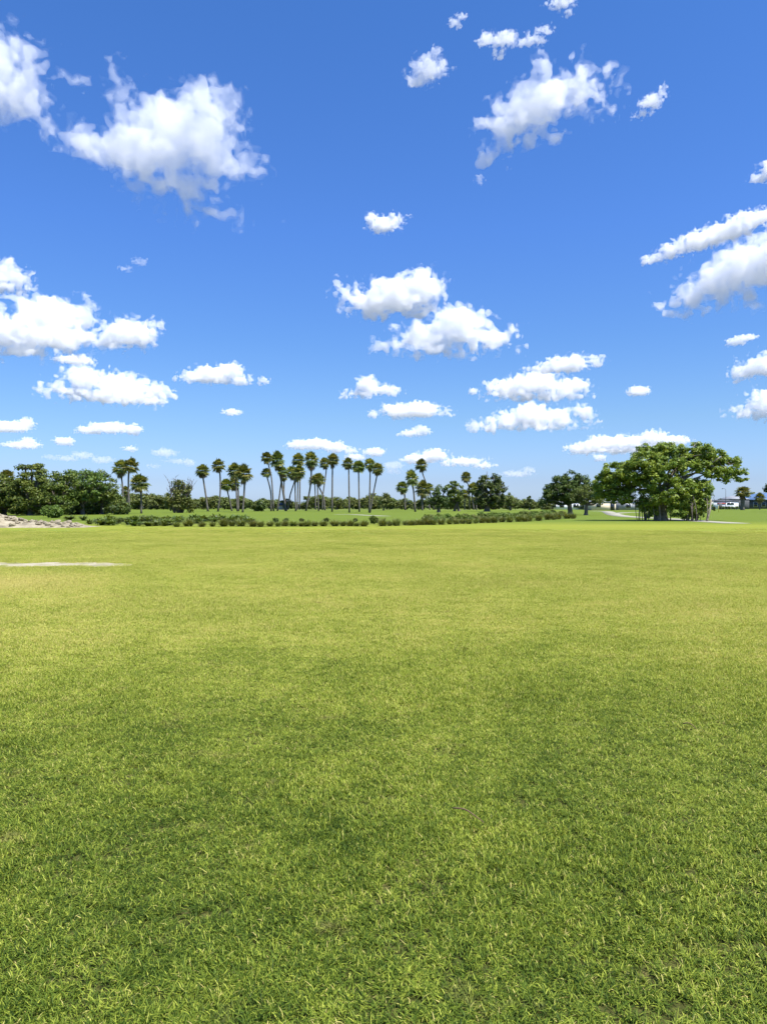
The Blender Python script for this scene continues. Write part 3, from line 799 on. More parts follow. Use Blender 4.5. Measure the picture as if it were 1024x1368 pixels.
# ---- the banyan
def banyan():
    base = (882, 695.6); Y = depth(base[1]); s = Y / F; rr = np.random.default_rng(77)
    b = at(base[0], base[1], Y); b.z = 0
    t = empty('banyan_tree', b)
    tag(t, 'huge spreading banyan with pale limbs and hanging roots beside the path', 'tree')
    L = [(812,648,19,17,0),(820,632,20,15,-.6),(832,655,19,13,.6),(842,630,22,17,-1),(805,656,13,11,.5),(800,645,9,10,0),(826,664,16,9,-.4),
         (868,612,26,19,0),(897,604,26,14,.6),(855,622,24,17,-1.4),(917,612,20,15,0),(880,630,28,19,-1.6),(900,628,22,14,2),(880,603,16,10,-.5),
         (938,606,16,11,0),(957,611,16,12,.4),(976,622,14,13,0),(988,636,9,9,0),(966,632,12,8,-.5),(948,620,14,9,.6),(930,598,9,6,.2),(985,614,8,6,.2),
         (915,655,20,14,-.6),(930,664,16,12,0),(906,668,14,12,-1),(941,661,8,9,0),(925,643,12,8,.5),
         (880,657,20,15,-2),(862,665,16,11,-1.6),(850,650,16,13,-.6),(835,645,22,16,1.5),(905,650,18,12,-1.5),(893,664,13,11,-2.2),(920,672,14,8,-.8),(860,640,20,14,-2),(944,604,14,9,-.8),(928,612,14,10,1.4),(962,622,12,9,1),(952,630,9,5,-1),(932,624,13,9,-1.2),(915,628,12,9,-1.6),(946,634,9,5,-.6),(968,640,8,4,.2),(938,648,8,6,-.4),(928,654,14,9,-1.4),(870,680,10,8,-.6),(861,684,8,7,-.8),(895,681,12,8,-1.7),(940,676,7,8,-.2),(850,668,11,8,-.2),(922,676,16,8,-1.3),(918,682,12,7,-1),(908,686,8,6,-.6),(930,685,8,7,-.2),(858,676,8,8,-.5)]
    LB = px_lobes(L, Y)
    C, R = clumps_in(LB, 0.38, 0.95, rr)
    # the open window in the crown where the pale limbs show
    px = CX + (C[:, 0] / C[:, 1]) * F; py = HOR - (C[:, 2] - EYE) / C[:, 1] * F
    hole = (((px - 918) / 20) ** 2 + ((py - 633) / 9) ** 2 < 1) & (rr.random(len(C)) < 0.6)
    hole |= (((px - 890) / 18) ** 2 + ((py - 648) / 10) ** 2 < 1) & (rr.random(len(C)) < 0.5)
    C, R = C[~hole], R[~hole]
    mobj('crown', leaf_mesh(C - np.array(b), R, 62, 0.23, rr, 0.7, 0.55, name='crown', mat=FIG, aspect=0.55), t)
    W = lambda x, y_, dy=0.0: Vector(at(x, y_, Y)) + Vector((0, dy, 0)) - b
    G = lambda x, dy=0.0: Vector((at(x, base[1], Y).x - b.x, dy, -0.15))
    # trunk: a bundle of fused stems
    mb = MB()
    for dx, dy, tx, ty, r_ in ((0,0,884,650,.42),(-3,.3,874,648,.3),(3.5,-.3,891,652,.3),(-6,-.2,868,655,.2),(6,.4,896,656,.2)):
        mb.tube(spline([G(882 + dx, dy), W(882 + dx * .8, 676, dy), W(tx, ty, dy * .6)], 9), [r_ * q for q in (1.5, 1.15, 1, .95, .9, .85, .8, .7, .55)], 10, rr.uniform(.4, .6))
    mb.build('trunk', FIGBARK, t, True)
    limbs = [([ (884,652),(900,640),(922,628),(945,622),(975,630)], .2),([(890,652),(912,640),(938,625),(960,610)], .17),([(884,650),(900,630),(912,612),(924,600)], .16),
             ([(880,650),(884,630),(880,606)], .18),([(874,650),(862,630),(850,616)], .17),([(870,652),(848,642),(820,634)], .19),([(868,655),(842,654),(806,654)], .17),
             ([(894,655),(915,655),(935,662)], .15),([(890,650),(905,622),(930,606),(955,606)], .13),([(886,648),(893,625),(898,602)], .14),([(905,640),(928,632),(948,636),(985,640)], .10),
             ([(898,646),(925,640),(952,628),(982,618)], .10), ([(880,652),(860,650),(835,660)], .13)]
    for P, r_ in limbs:
        lm = MB(); dy = rr.uniform(-.8, .8)
        Q = [W(x, y_, dy * i / len(P)) for i, (x, y_) in enumerate(P)]
        q = spline(Q, 11); lm.tube(q, [r_ * (1 - .8 * i / 10) for i in range(11)], 7, rr.uniform(.4, .7))
        for i in range(3, 11, 2):
            e = q[i] + Vector((rr.normal(0, .6), rr.normal(0, .6), rr.uniform(.2, 1.0)))
            lm.tube(spline([q[i], (q[i] + e) / 2 + Vector((rr.normal(0, .1), 0, .05)), e], 5), [r_ * .35, r_ * .3, r_ * .25, r_ * .18, r_ * .1], 5, .5)
        lm.build('limb', FIGBARK, t, True)
    # roots that hang from the limbs and stand on the ground
    for i in range(34):
        if i < 12: gx = rr.uniform(851, 866); tx = gx + rr.uniform(-7, 3); ty = rr.uniform(655, 668)
        elif i < 28: gx = rr.uniform(905, 935); tx = gx + rr.uniform(-2, 9) + (gx - 915) * .25; ty = rr.uniform(655, 670)
        else: gx = rr.uniform(868, 900); tx = gx + rr.uniform(-3, 3); ty = rr.uniform(650, 665)
        dy = rr.uniform(-1.6, 1.0) - (1.2 if 12 <= i < 28 else 0)
        r_ = rr.uniform(.02, .055) * (1.8 if i in (14, 18, 21, 26, 4) else 1)
        rm = MB(); rm.tube(spline([G(gx, dy), W((gx * 2 + tx) / 3 + rr.uniform(-1, 1), 682, dy), W(tx, ty, dy * .7)], 7), [r_ * 1.5, r_ * 1.1, r_, r_, r_ * .9, r_ * .8, r_ * .6], 6, rr.uniform(.2, .6))
        rm.build('aerial_root', BARK if i % 3 else FIGBARK, t, True)
    for x, y_, n in ((955,640,7),(962,636,5),(948,668,3)):   # thin hanging twigs below the long arm
        for k in range(n):
            tw = MB()
            a = W(x + rr.uniform(-8, 8), y_ - 6, 0); e = a + Vector((rr.normal(0, .35), rr.normal(0, .2), -rr.uniform(.5, 1.1)))
            tw.tube(spline([a, (a + e) / 2 + Vector((rr.normal(0, .12), 0, .08)), e], 5), [.022, .02, .018, .015, .01], 5, .5)
            tw.build('twig', BARK, t, True)
banyan()

# ---- the dark woodland
WD = 'dark woodland trees at the lawn edge'
rr_w = np.random.default_rng(17)
broad_tree('woodland_tree', 'low dense woodland tree touching the frame edge behind the tall rubble heap', 'tree', (6,688.4),
  [(-14,655,24,20),(6,648,22,15),(18,662,20,15,-1),(-5,674,26,11),(14,678,18,8),(24,650,16,12,1)], WOODS, 0.95, 64, 0.35, 1.15, 0.4, group=WD, seed=11, squash=.5)
broad_tree('woodland_tree', 'woodland tree with a bare flat topped limb jutting above the canopy', 'tree', (40,688.6),
  [(40,642,22,11),(28,652,20,13),(54,650,18,13,-1),(44,664,25,13,-2),(36,677,20,8),(58,674,16,9),(43,623.5,10,2.2),(53,622.5,6,2.6),(34,624.5,9,1.6),(57,630,4,4)], WOODS, 0.9, 64, 0.34, 1.1, 0.42, group=WD, seed=12, squash=.45)
broad_tree('woodland_tree', 'tiered woodland tree behind the round bright shrub', 'tree', (78,688.2),
  [(70,643,21,12),(88,647,19,14),(76,660,24,13,-1.5),(90,671,17,10,-1),(64,670,17,10),(80,678,16,7)], WOODS, 0.9, 64, 0.34, 1.1, 0.4, group=WD, seed=13, squash=.45)
broad_tree('woodland_tree', 'highest domed woodland tree in the middle of the canopy', 'tree', (110,687.6),
  [(106,638,18,11),(122,638,18,12),(112,650,25,14,-1.5),(98,656,17,13),(126,656,17,13),(110,668,20,10)], WOODS, 0.9, 64, 0.34, 1.1, 0.42, group=WD, seed=14, squash=.5)
broad_tree('woodland_tree', 'woodland tree with golden tinted top sloping down toward the three palms', 'tree', (136,687.2),
  [(134,642,16,12),(146,652,13,12),(136,658,19,13,-1),(150,666,10,9),(130,670,15,10)], WOODS, 0.85, 64, 0.33, 1.1, 0.36, group=WD, seed=15, squash=.55)
broad_tree('woodland_tree', 'small light green woodland tree at the trunks of the three palms', 'tree', (152,685.8),
  [(152,664,8,7),(157,671,7,7),(148,672,6,6)], BRIGHT, 0.7, 36, 0.4, 0.8, 0.25, group=WD, seed=16)
for k, (x, w_, top) in enumerate(((-20,34,640),(22,30,640),(60,30,642),(96,30,640),(128,24,646),(150,16,660))):
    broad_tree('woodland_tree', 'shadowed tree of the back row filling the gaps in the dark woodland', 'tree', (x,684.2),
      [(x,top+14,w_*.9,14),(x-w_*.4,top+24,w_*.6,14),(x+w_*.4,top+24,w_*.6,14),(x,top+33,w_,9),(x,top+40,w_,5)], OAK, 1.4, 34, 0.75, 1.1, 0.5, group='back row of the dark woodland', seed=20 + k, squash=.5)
def shrub(name, label, cat, base, w_, h_, mat, clump, per, leaf, seed, group=None, stems=True, Y=None, fill=1.0):
    Y = Y or depth(base[1]); s = Y / F; rr = np.random.default_rng(5000 + seed)
    b = at(base[0], base[1], Y); b.z = 0
    t = empty(name, b); tag(t, label, cat, group)
    W_, H_ = w_ * s / 2, h_ * s
    LB = [(np.array((rr.normal(0, .25) * W_, rr.normal(0, .25) * W_, H_ * rr.uniform(.4, .62))), W_ * rr.uniform(.6, .85), W_ * rr.uniform(.6, .85), H_ * rr.uniform(.36, .46)) for _ in range(4)]
    C, R = clumps_in(LB, clump, fill, rr); m = C[:, 2] > clump * .2; C, R = C[m], R[m]
    mobj('foliage', leaf_mesh(C, R, per, leaf, rr, .8, .5, name='foliage', mat=mat), t)
    if stems:
        mb = MB()
        for k in range(5):
            e = Vector((rr.normal(0, .4) * W_, rr.normal(0, .4) * W_, H_ * .7))
            mb.tube(spline([Vector((rr.normal(0, .06), rr.normal(0, .06), -.05)), e * .5 + Vector((0, 0, .05)), e], 6), [.035, .03, .025, .02, .016, .01], 5, .5)
        mb.build('stem', BARK, t, True)
    return t
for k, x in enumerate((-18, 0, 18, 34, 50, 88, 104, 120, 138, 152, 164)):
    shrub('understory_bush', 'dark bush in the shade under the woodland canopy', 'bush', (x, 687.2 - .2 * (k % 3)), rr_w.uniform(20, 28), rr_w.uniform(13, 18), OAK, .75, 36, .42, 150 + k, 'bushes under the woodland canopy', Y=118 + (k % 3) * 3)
shrub('shrub', 'round bright green shrub standing before the dark woodland', 'shrub', (69,692), 24, 19, BRIGHT, 0.34, 46, 0.22, 1)

broad_tree('woodland_tree', 'woodland tree in the dip of the canopy beside the bare flat topped limb', 'tree', (60,687.9),
  [(62,643,16,11),(52,656,16,12,1),(70,656,14,12,1),(60,668,18,12)], WOODS, 0.9, 64, 0.34, 1.1, 0.4, group=WD, seed=18, squash=.5)

# ---- branchy grey tree with twigs poking out
def branchy():
    base = (240, 685.2); Y = depth(base[1]); s = Y / F; rr = np.random.default_rng(91)
    b = at(*base, Y); b.z = 0
    t = empty('branchy_tree', b); tag(t, 'branchy grey green tree with bare twigs sticking out of its top', 'tree')
    LB = px_lobes([(236,650,9,8),(246,654,9,8),(232,664,10,9),(248,668,9,9),(240,672,12,9),(253,676,6,7),(228,674,6,7)], Y)
    C, R = clumps_in(LB, .7, 1.4, rr)
    mobj('crown', leaf_mesh(C - np.array(b), R, 34, .4, rr, .9, .35, name='crown', mat=OLIVE), t)
    for k in range(5):
        mb = MB(); o = Vector((rr.uniform(-.9, .9), rr.uniform(-.5, .5), -.15))
        for q in range(5):
            e = Vector(at(240 + rr.uniform(-19, 19), rr.uniform(637, 658), Y)) + Vector((0, rr.uniform(-1.5, 1.5), 0)) - b
            pts = spline([o, o * .8 + e * .3 + Vector((0, 0, .4)), e * .75 + Vector((rr.normal(0, .2), 0, .2)), e], 9)
            mb.tube(pts, [.14 * (1 - .88 * i / 8) for i in range(9)], 6, rr.uniform(.5, .8))
            for z in (5, 6, 7, 8):
                f = pts[z] + Vector((rr.normal(0, .5), rr.normal(0, .4), rr.uniform(.1, .9)))
                mb.tube([pts[z], (pts[z] + f) / 2 + Vector((0, 0, .05)), f], [.04, .03, .015], 5, .6)
        mb.build('trunk', BARK, t, True)
branchy()

# ---- far treeline
TL = 'trees of the far treeline'
rr = np.random.default_rng(321)
def far_variant(k):
    r = np.random.default_rng(700 + k)
    LB = [(np.array((r.normal(0, 1.4), r.normal(0, 1.2), r.uniform(1.6, 3.6))), r.uniform(1.3, 2.3), r.uniform(1.3, 2.3), r.uniform(1.0, 1.7)) for _ in range(6)] + [(np.array((0, 0, .9)), 2.4, 2.0, .9)]
    C, R = clumps_in(LB, .8, .75, r); m = C[:, 2] > .3
    crown = leaf_mesh(C[m], R[m], 26, .55, r, .75, .5, name='crown', mat=FAR)
    mb = MB(); mb.tube(spline([Vector((0, 0, -.2)), Vector((.1, 0, 1.2)), Vector((.2, .1, 2.8))], 6), [.22, .18, .16, .14, .1, .06], 6, .5)
    for q in range(4):
        mb.tube(spline([Vector((.1, 0, 1.0)), Vector((r.normal(0, .6), r.normal(0, .6), 2.0)), Vector((r.normal(0, 1.3), r.normal(0, 1.3), 3.2))], 5), [.09, .08, .06, .05, .03], 5, .5)
    return crown, mb.mesh('trunk', BARK, True)
FV = [far_variant(k) for k in range(7)]
tops = [(-60,655),(150,660),(200,661),(222,662),(262,664),(300,663),(335,665),(352,667),(375,671),(395,671),(410,668),(440,664),(470,664),(500,664),(515,663),(540,667),(600,665),(640,662),(672,661),(690,666),(705,668),(720,667),(760,668),(830,668),(900,668),(960,668),(1000,664),(1090,660)]
tops.sort()
x = -50
i = 0
while x < 1080:
    tp = np.interp(x, [a for a, _ in tops], [c for _, c in tops]) + rr.uniform(-1.5, 4.0) - (3.5 if rr.random() < .12 else 0)
    row = i % 3
    Y = (238, 262, 292)[row] + rr.uniform(-8, 8)
    if x > 920: Y += 45
    h_ = (HOR - tp) / F * Y + EYE
    p = at(x, 680, Y)
    cr, tk = FV[rr.integers(0, 7)]
    t = empty('treeline_tree', (p.x, Y, 0), rr.uniform(0, 6.28)); k = max(h_, 1.8) / 4.6
    t.scale = (k * rr.uniform(.95, 1.4),) * 2 + (k,)
    tag(t, 'low bushy green tree, one of many alike in the far treeline', 'tree', TL)
    mobj('crown', cr, t); mobj('trunk', tk, t)
    x += rr.uniform(5, 10); i += 1
shrub('treeline_shrub', 'spiky dark young tree in the gap between the palm groups', 'tree', (349,683.2), 10, 17, OAK, .5, 40, .45, 8)
shrub('treeline_shrub', 'rounded brownish bush beside the spiky dark young tree', 'shrub', (341,683), 13, 12, OLIVE, .6, 34, .45, 9)
broad_tree('treeline_tree', 'taller feathery tree standing out of the treeline beyond the row of four palms', 'tree', (512,682), [(509,666,6,5),(516,664,5,5),(512,672,8,6),(519,670,4,4)], FAR, .7, 34, .5, .8, .25, seed=41)
broad_tree('treeline_tree', 'small grey green tree at the end of the treeline next to the round dark tree', 'tree', (681,682), [(678,668,7,7),(685,670,6,6),(681,663,5,4),(690,674,4,4)], FAR, .7, 34, .5, .85, .25, seed=42)
broad_tree('treeline_tree', 'narrow dark cypress shaped tree rising in the gap left of the broad domed tree', 'tree', (707,681.6), [(707,668,2.4,5),(707,674,3,5)], OAK, .5, 34, .45, 1.0, .2, seed=43)

# ---- tussock row
def tussock(seed, n=330):
    r = np.random.default_rng(seed)
    az = r.random(n) * 6.283; lean = np.abs(r.normal(.55, .32, n)); L = r.uniform(.7, 1.2, n); curl = r.uniform(.3, 1.3, n)
    d = np.stack([np.cos(az), np.sin(az)], 1); s = np.stack([-np.sin(az), np.cos(az)], 1)
    base = np.concatenate([d * (r.random(n) * .28)[:, None], np.zeros((n, 1)) - .05], 1)
    p = [base]; ang = lean.copy()
    for i in range(3):
        p.append(p[-1] + np.concatenate([d * np.sin(ang)[:, None], np.cos(ang)[:, None]], 1) * (L / 3)[:, None]); ang = ang + curl / 2
    V = np.zeros((n, 7, 3)); wd = r.uniform(.028, .05, n)
    for i in range(3):
        o = np.concatenate([s * (wd / 2)[:, None], np.zeros((n, 1))], 1)
        V[:, 2 * i] = p[i] - o; V[:, 2 * i + 1] = p[i] + o
    V[:, 6] = p[3]
    k = np.arange(n)[:, None] * 7
    return np_mesh('tussock', V.reshape(-1, 3), np.concatenate([k + np.array([0, 1, 3, 2]), k + np.array([2, 3, 5, 4])]), k + np.array([4, 5, 6]), TUSS, tone=np.repeat(np.clip(r.normal(.45, .2, n), 0, 1), 7))
TV = [tussock(800 + k) for k in range(6)]
def base_y(x): return float(np.interp(x, [215, 330, 500, 570, 640, 700, 760], [703.6, 703.6, 703.0, 701.2, 699.2, 696.8, 692.8]))
rr = np.random.default_rng(55)
TX = [(548,12,8),(558,14,8),(563,11,6),(574,12,8),(252,20,10),(299,17,11),(322,18,10),(310,11,8),(338,15,9),(348,14,8),(361,13,8),(380,15,8),(392,15,8),(410,16,9),(420,12,7),(432,15,8),(447,16,9),(458,11,7),(467,15,9),(476,10,6),(486,15,9),(511,16,10),(520,10,7),(529,15,10),
      (541,11,7),(551,11,6),(569,14,11),(579,11,8),(589,13,9),(600,12,8),(609,11,8),(617,12,8),(626,12,8),(635,10,7),(643.5,14,9),(652,11,8),(660,13,9),(670,12,8),(680,13,9),(692,14,9),(700,11,8),(706,13,10),(719,13,9),(731,13,10),(739,10,8),(745,12,9),(757,14,9),(765,10,7),(371,10,7),(402,9,6),(270,13,7),(284,11,7),(236,12,7)]
for i, (x, w_, h_) in enumerate(TX):
    yb = base_y(x) + rr.uniform(-.5, .3); Y = depth(yb); s = Y / F
    p = at(x, yb, Y)
    o = mobj('grass_tussock', TV[i % 6], None, (p.x, Y, 0)); o.rotation_euler = (0, 0, rr.uniform(0, 6.28))
    o.scale = (w_ * s / 1.3, w_ * s / 1.3, h_ * s / .78)
    tag(o, 'arching olive grass tussock in the row along the near edge of the bed', 'ornamental grass', 'grass tussocks edging the lawn')
for i, (x, w_, h_, y_) in enumerate(((369,7,7,698.5),(382,6,5,697.5),(403,5,4,697),(435,7,5,697),(474.5,5,5,697.5),(500,12,12,701))):
    shrub('low_shrub', 'small dark round bush on the grass just behind the tussock row' if i < 5 else 'grey green domed bush between two tussocks below the row of four palms', 'shrub', (x, y_), w_, h_, OAK if i < 5 else BRIGHT, .16, 26, .13, 30 + i, 'little bushes behind the tussock row' if i < 5 else None, stems=False)

# ---- leafy marsh plants (the dark bed) and low shrubs (the pale bed)
def marsh_plant(seed, n=70):
    r = np.random.default_rng(seed); mb = MB()
    for i in range(n):
        az = r.random() * 6.283; ln = abs(r.normal(.5, .3)); L = r.uniform(.6, 1.15); w_ = r.uniform(.07, .13)
        d = Vector((math.cos(az), math.sin(az), 0)); sd = Vector((-math.sin(az), math.cos(az), 0))
        p = d * r.random() * .25; a = ln; P = [p]
        for k in range(4):
            P.append(P[-1] + (d * math.sin(a) + Vector((0, 0, math.cos(a)))) * L / 4); a += r.uniform(.15, .5)
        ws = (.25, .5, 1, .8, .05)
        V = []
        for q, wq in zip(P, ws): V += [q - sd * w_ * wq, q + sd * w_ * wq]
        mb.add([tuple(v) for v in V], [(0, 1, 3, 2), (2, 3, 5, 4), (4, 5, 7, 6), (6, 7, 9, 8)], tone=float(np.clip(r.normal(.4, .2), 0, 1)))
    return mb.mesh('marsh_plant', MARSH)
MV = [marsh_plant(860 + k) for k in range(5)]
rr = np.random.default_rng(66)
def marsh(x, y_, w_, h_, lab, grp):
    Y = depth(y_); s = Y / F; p = at(x, y_, Y)
    o = mobj('marsh_plant', MV[rr.integers(0, 5)], None, (p.x, Y, 0)); o.rotation_euler = (0, 0, rr.uniform(0, 6.28)); o.scale = (w_ * s / 1.7, w_ * s / 1.7, h_ * s / .85)
    tag(o, lab, 'plant', grp)
for k in range(86):
    if k < 48: x, y_ = rr.uniform(128, 238), rr.uniform(696, 703.2)
    elif k < 80: x, y_ = rr.uniform(200, 345), rr.uniform(694, 699.5)
    else: x, y_ = rr.uniform(88, 150), rr.uniform(694, 700.5)
    marsh(x, y_, rr.uniform(15, 24), rr.uniform(6.5, 9.5), 'dark leafy marsh plant in the low bed between rubble and tussocks', 'leafy plants of the dark bed')
for k in range(52):
    x = rr.uniform(572, 750); y_ = np.interp(x, [575, 640, 700, 748], [697.5, 695.5, 693.3, 691]) - rr.uniform(0, 4.5)
    shrub('low_shrub', 'low pale green shrub in the bed behind the tussocks, before the round dark tree', 'shrub', (x, y_), rr.uniform(10, 17), rr.uniform(4.5, 7), BRIGHT if k % 3 else OLIVE, .22, 30, .17, 100 + k, 'pale shrubs of the bed behind the tussocks', stems=False)

# ---- rubble heap
STONE = solid_mat('pale_rubble', [(0.25, (.10, .085, .055)), (0.5, (.28, .238, .155)), (0.75, (.40, .355, .25))], 1.8, 0.95, 0.8, 6, 6)
def heap():
    Y0 = depth(704.5)
    nx, ny = 90, 34
    X = np.linspace(at(-95, 704, Y0).x, at(122, 704, Y0).x, nx); Yv = np.linspace(Y0 - 1.2, Y0 + 3.6, ny)
    A, B = np.meshgrid(X, Yv, indexing='ij')
    px = CX + A / Y0 * F
    prof = np.interp(px, [-95, -60, -20, 0, 12, 22, 34, 60, 85, 100, 122], [.2, .65, .8, .7, .42, .3, .3, .33, .26, .05, 0])
    e = np.clip((B - Yv[0]) / 1.3, 0, 1) * np.clip((Yv[-1] - B) / 1.4, 0, 1)
    n = fbm(np.stack([A * .9, B * .9, 0 * A + .3], -1), 5, .6)
    Z = prof * (e ** .7) * (1 + .55 * n) - .03 * (1 - e)
    Z = np.where((e <= 0) | (prof <= 0.01), -.08, Z)
    gi = np.arange(nx * ny).reshape(nx, ny)
    q = np.stack([gi[:-1, :-1].ravel(), gi[1:, :-1].ravel(), gi[1:, 1:].ravel(), gi[:-1, 1:].ravel()], 1)
    o = mobj('rubble_heap', np_mesh('rubble_heap', np.stack([A.ravel(), B.ravel(), Z.ravel()], 1), q, mat=STONE, smooth=True))
    tag(o, 'long pale heap of earth and rubble, taller at the frame edge', 'rubble heap')
    r = np.random.default_rng(9)
    def rock(seed):
        rk = np.random.default_rng(seed); bm_v = rand_dirs(60, rk)
        import bmesh
        bm = bmesh.new(); bmesh.ops.create_icosphere(bm, subdivisions=2, radius=1)
        for v in bm.verts:
            c = np.array(v.co); v.co = Vector(c * (1 + .35 * float(vnoise(c * 1.3 + seed * 3.1)) + .15 * float(vnoise(c * 3.1 + seed)))) 
        me_ = bpy.data.meshes.new('rock'); bm.to_mesh(me_); bm.free(); me_.materials.append(STONE); return me_
    RK = [rock(k) for k in range(6)]
    for k in range(80):
        x_ = r.uniform(-50, 100); i_ = int(np.clip(np.searchsorted(X, (x_ - CX) / F * Y0), 0, nx - 1)); j_ = int(r.uniform(.06, .62) * ny)
        sz = r.uniform(.06, .2) * (1.4 if r.random() < .15 else 1)
        o = mobj('rock', RK[r.integers(0, 6)], None, (A[i_, j_], B[i_, j_], max(Z[i_, j_], 0) + sz * .25)); o.scale = (sz * r.uniform(.9, 1.5), sz, sz * r.uniform(.55, .9)); o.rotation_euler = (r.uniform(-.4, .4), r.uniform(-.4, .4), r.uniform(0, 6.28))
        tag(o, 'pale broken rock lying on the rubble heap', 'rock', 'rocks on the rubble heap')
    for k, (x_, y_) in enumerate(((84, 704), (92, 704.2), (15, 702), (72, 703.8), (104, 703))):
        marsh(x_, y_, 12, 5, 'green weed tuft growing out of the rubble heap', 'weeds on the rubble heap')
heap()

# ---- bare sand strip and paths
SANDM = solid_mat('sand', [(0.3, (.18, .17, .06)), (0.5, (.33, .29, .18)), (0.7, (.43, .38, .27))], 1.6, 0.95, 0.5, 9, 6, coord='pos')
gxs = np.arange(-60, 179, 1.0); 
vv, qq = [], []
rows = 9
for i, px in enumerate(gxs):
    e = 2.0 * math.sin(px * .11) + 1.3 * math.sin(px * .31 + 1)
    half = 2.9 * max(0.0, min(1, (178 - px) / 40)) ** .6 + .17 * e * max(0.0, min(1, (174 - px) / 20)) + .25
    mid_ = 752.0 + .6 * math.sin(px * .05)
    for j in range(rows):
        p = ground(px, mid_ + half * (1 - 2 * j / (rows - 1)))
        vv.append((p.x, p.y, float(gz(p.x, p.y)) + (.014 if 0 < j < rows - 1 else -.01)))
for i in range(len(gxs) - 1):
    for j in range(rows - 1): qq.append((i * rows + j, (i + 1) * rows + j, (i + 1) * rows + j + 1, i * rows + j + 1))
tag(mobj('sand_patch', np_mesh('sand_patch', vv, qq, mat=SANDM, smooth=True)), 'narrow strip of bare pale sand in the lawn', None, None, 'structure')
CONC = solid_mat('path_concrete', [(0.3, (.25, .235, .17)), (0.7, (.34, .32, .24))], .8, 0.9, 0.2, 12, coord='pos')
def ribbon(name, label, pts, width, z=.012):
    P = spline([Vector((ground(*p).x, ground(*p).y, z)) for p in pts], 40)
    V, Q = [], []
    for i, p in enumerate(P):
        d = (P[min(i + 1, 39)] - P[max(i - 1, 0)]).normalized(); n = Vector((-d.y, d.x, 0)) * width / 2
        V += [tuple(p - n), tuple(p + n)]
        if i: Q.append((2 * i - 2, 2 * i - 1, 2 * i + 1, 2 * i))
    V2 = V + [(v[0], v[1], -.1) for v in V]; n_ = len(V)
    for i in range(1, 40):
        a, b_ = 2 * i - 2, 2 * i
        Q += [(a + n_, a, b_, b_ + n_), (b_ + 1 + n_, b_ + 1, a + 1, a + 1 + n_)]
    tag(mobj(name, np_mesh(name, V2, Q, mat=CONC)), label, None, None, 'structure')
ribbon('path', 'pale concrete path curving behind the banyan', [(790,682.6),(808,683.2),(814,685),(822,688),(840,690.3),(862,691.6),(900,693.5),(934,696.2),(960,697.8),(984,699.4)], 2.4)
ribbon('path', 'pale path branch running toward the low houses', [(818,686),(832,685),(850,684.6),(880,684.3)], 2.2, .016)
ribbon('path', 'faint cart path crossing the lawn behind the palms', [(330,681.2),(400,681.0),(520,680.9),(640,680.8),(720,680.6)], 2.6)
ribbon('path', 'short cart path in front of the row of four palms', [(448,687.2),(470,687.4),(490,688.4),(516,689.6)], 1.6)

# ---- houses
WHITE = solid_mat('white_wall', [(0.3, (.74, .74, .74)), (0.7, (.84, .84, .84))], .7, .8, .1, 9)
BEIGE = solid_mat('beige_wall', [(0.3, (.66, .54, .36)), (0.7, (.76, .64, .45))], .7, .85, .1, 9)
ROOFW = solid_mat('pale_roof', [(0.3, (.20, .21, .22)), (0.7, (.30, .31, .33))], .8, .7, .1, 9)
ROOFD = solid_mat('dark_roof', [(0.3, (.035, .04, .045)), (0.7, (.07, .075, .085))], 1.5, .8, .2, 9)
ROOFB = solid_mat('blue_metal_roof', [(0.3, (.085, .15, .27)), (0.7, (.12, .20, .34))], .6, .45, .1, 5)
GLASS = solid_mat('dark_glass', [(0.3, (.015, .018, .022)), (0.7, (.04, .045, .055))], .5, .15)
REDP = solid_mat('red_panel', [(0.3, (.30, .06, .05)), (0.7, (.38, .09, .07))], .5, .6)
DWALL = solid_mat('dark_wall', [(0.3, (.05, .055, .06)), (0.7, (.10, .105, .11))], .7, .85)

def house(name, label, cat, x0, x1, y_top, y_base, Y, wall, roof, roof_h=.9, deep=8.0, overhang=.12, windows=(), door=None, roof_kind='hip', rz=0.0):
    a = at(x0, y_base, Y); c = at(x1, y_base, Y); w_ = c.x - a.x; h_ = (HOR - y_top) / F * Y + EYE
    t = empty(name, ((a.x + c.x) / 2, Y, 0)); tag(t, label, cat)
    mb = MB(); mb.box((0, deep / 2, h_ / 2 - .1), (w_, deep, h_ + .2)); mb.build('wall', wall, t)
    rb = MB(); W_, D_ = w_ / 2 + overhang, deep + overhang
    ins = min(W_ * .8, D_ / 2) if roof_kind == 'hip' else 0.01
    z = h_ + .003
    V = [(-W_, -overhang, z), (W_, -overhang, z), (W_, D_, z), (-W_, D_, z), (-W_, -overhang, z + .18), (W_, -overhang, z + .18), (W_, D_, z + .18), (-W_, D_, z + .18),
         (-W_ + ins, deep / 2, z + .18 + roof_h), (W_ - ins, deep / 2, z + .18 + roof_h)]
    rb.add(V, [(0, 3, 2, 1), (0, 1, 5, 4), (1, 2, 6, 5), (2, 3, 7, 6), (3, 0, 4, 7), (4, 5, 9, 8), (6, 7, 8, 9)], [(5, 6, 9), (7, 4, 8)]); rb.build('roof', roof, t)
    for (u, ww, zz, hh) in windows:
        fb = MB(); fb.box((u * w_ / 2, -.03, zz), (ww + .16, .1, hh + .16)); f_ = fb.build('window', WHITE, t)
        pb = MB(); pb.box((u * w_ / 2, -.075, zz), (ww, .02, hh)); pb.build('pane', GLASS, f_)
    if door:
        db = MB(); db.box((door[0] * w_ / 2, -.04, door[1] / 2), (1.1, .09, door[1])); db.build('door', door[2], t)
    return t
house('house', 'long low white house half hidden behind the broad domed tree', 'house', 730, 780, 671.5, 680.8, 235, WHITE, ROOFW, .7, windows=((-.62,1.3,1.2,1.1),(-.2,1.3,1.2,1.1),(.55,1.6,1.2,1.1)), door=(.2, 2.0, DWALL))
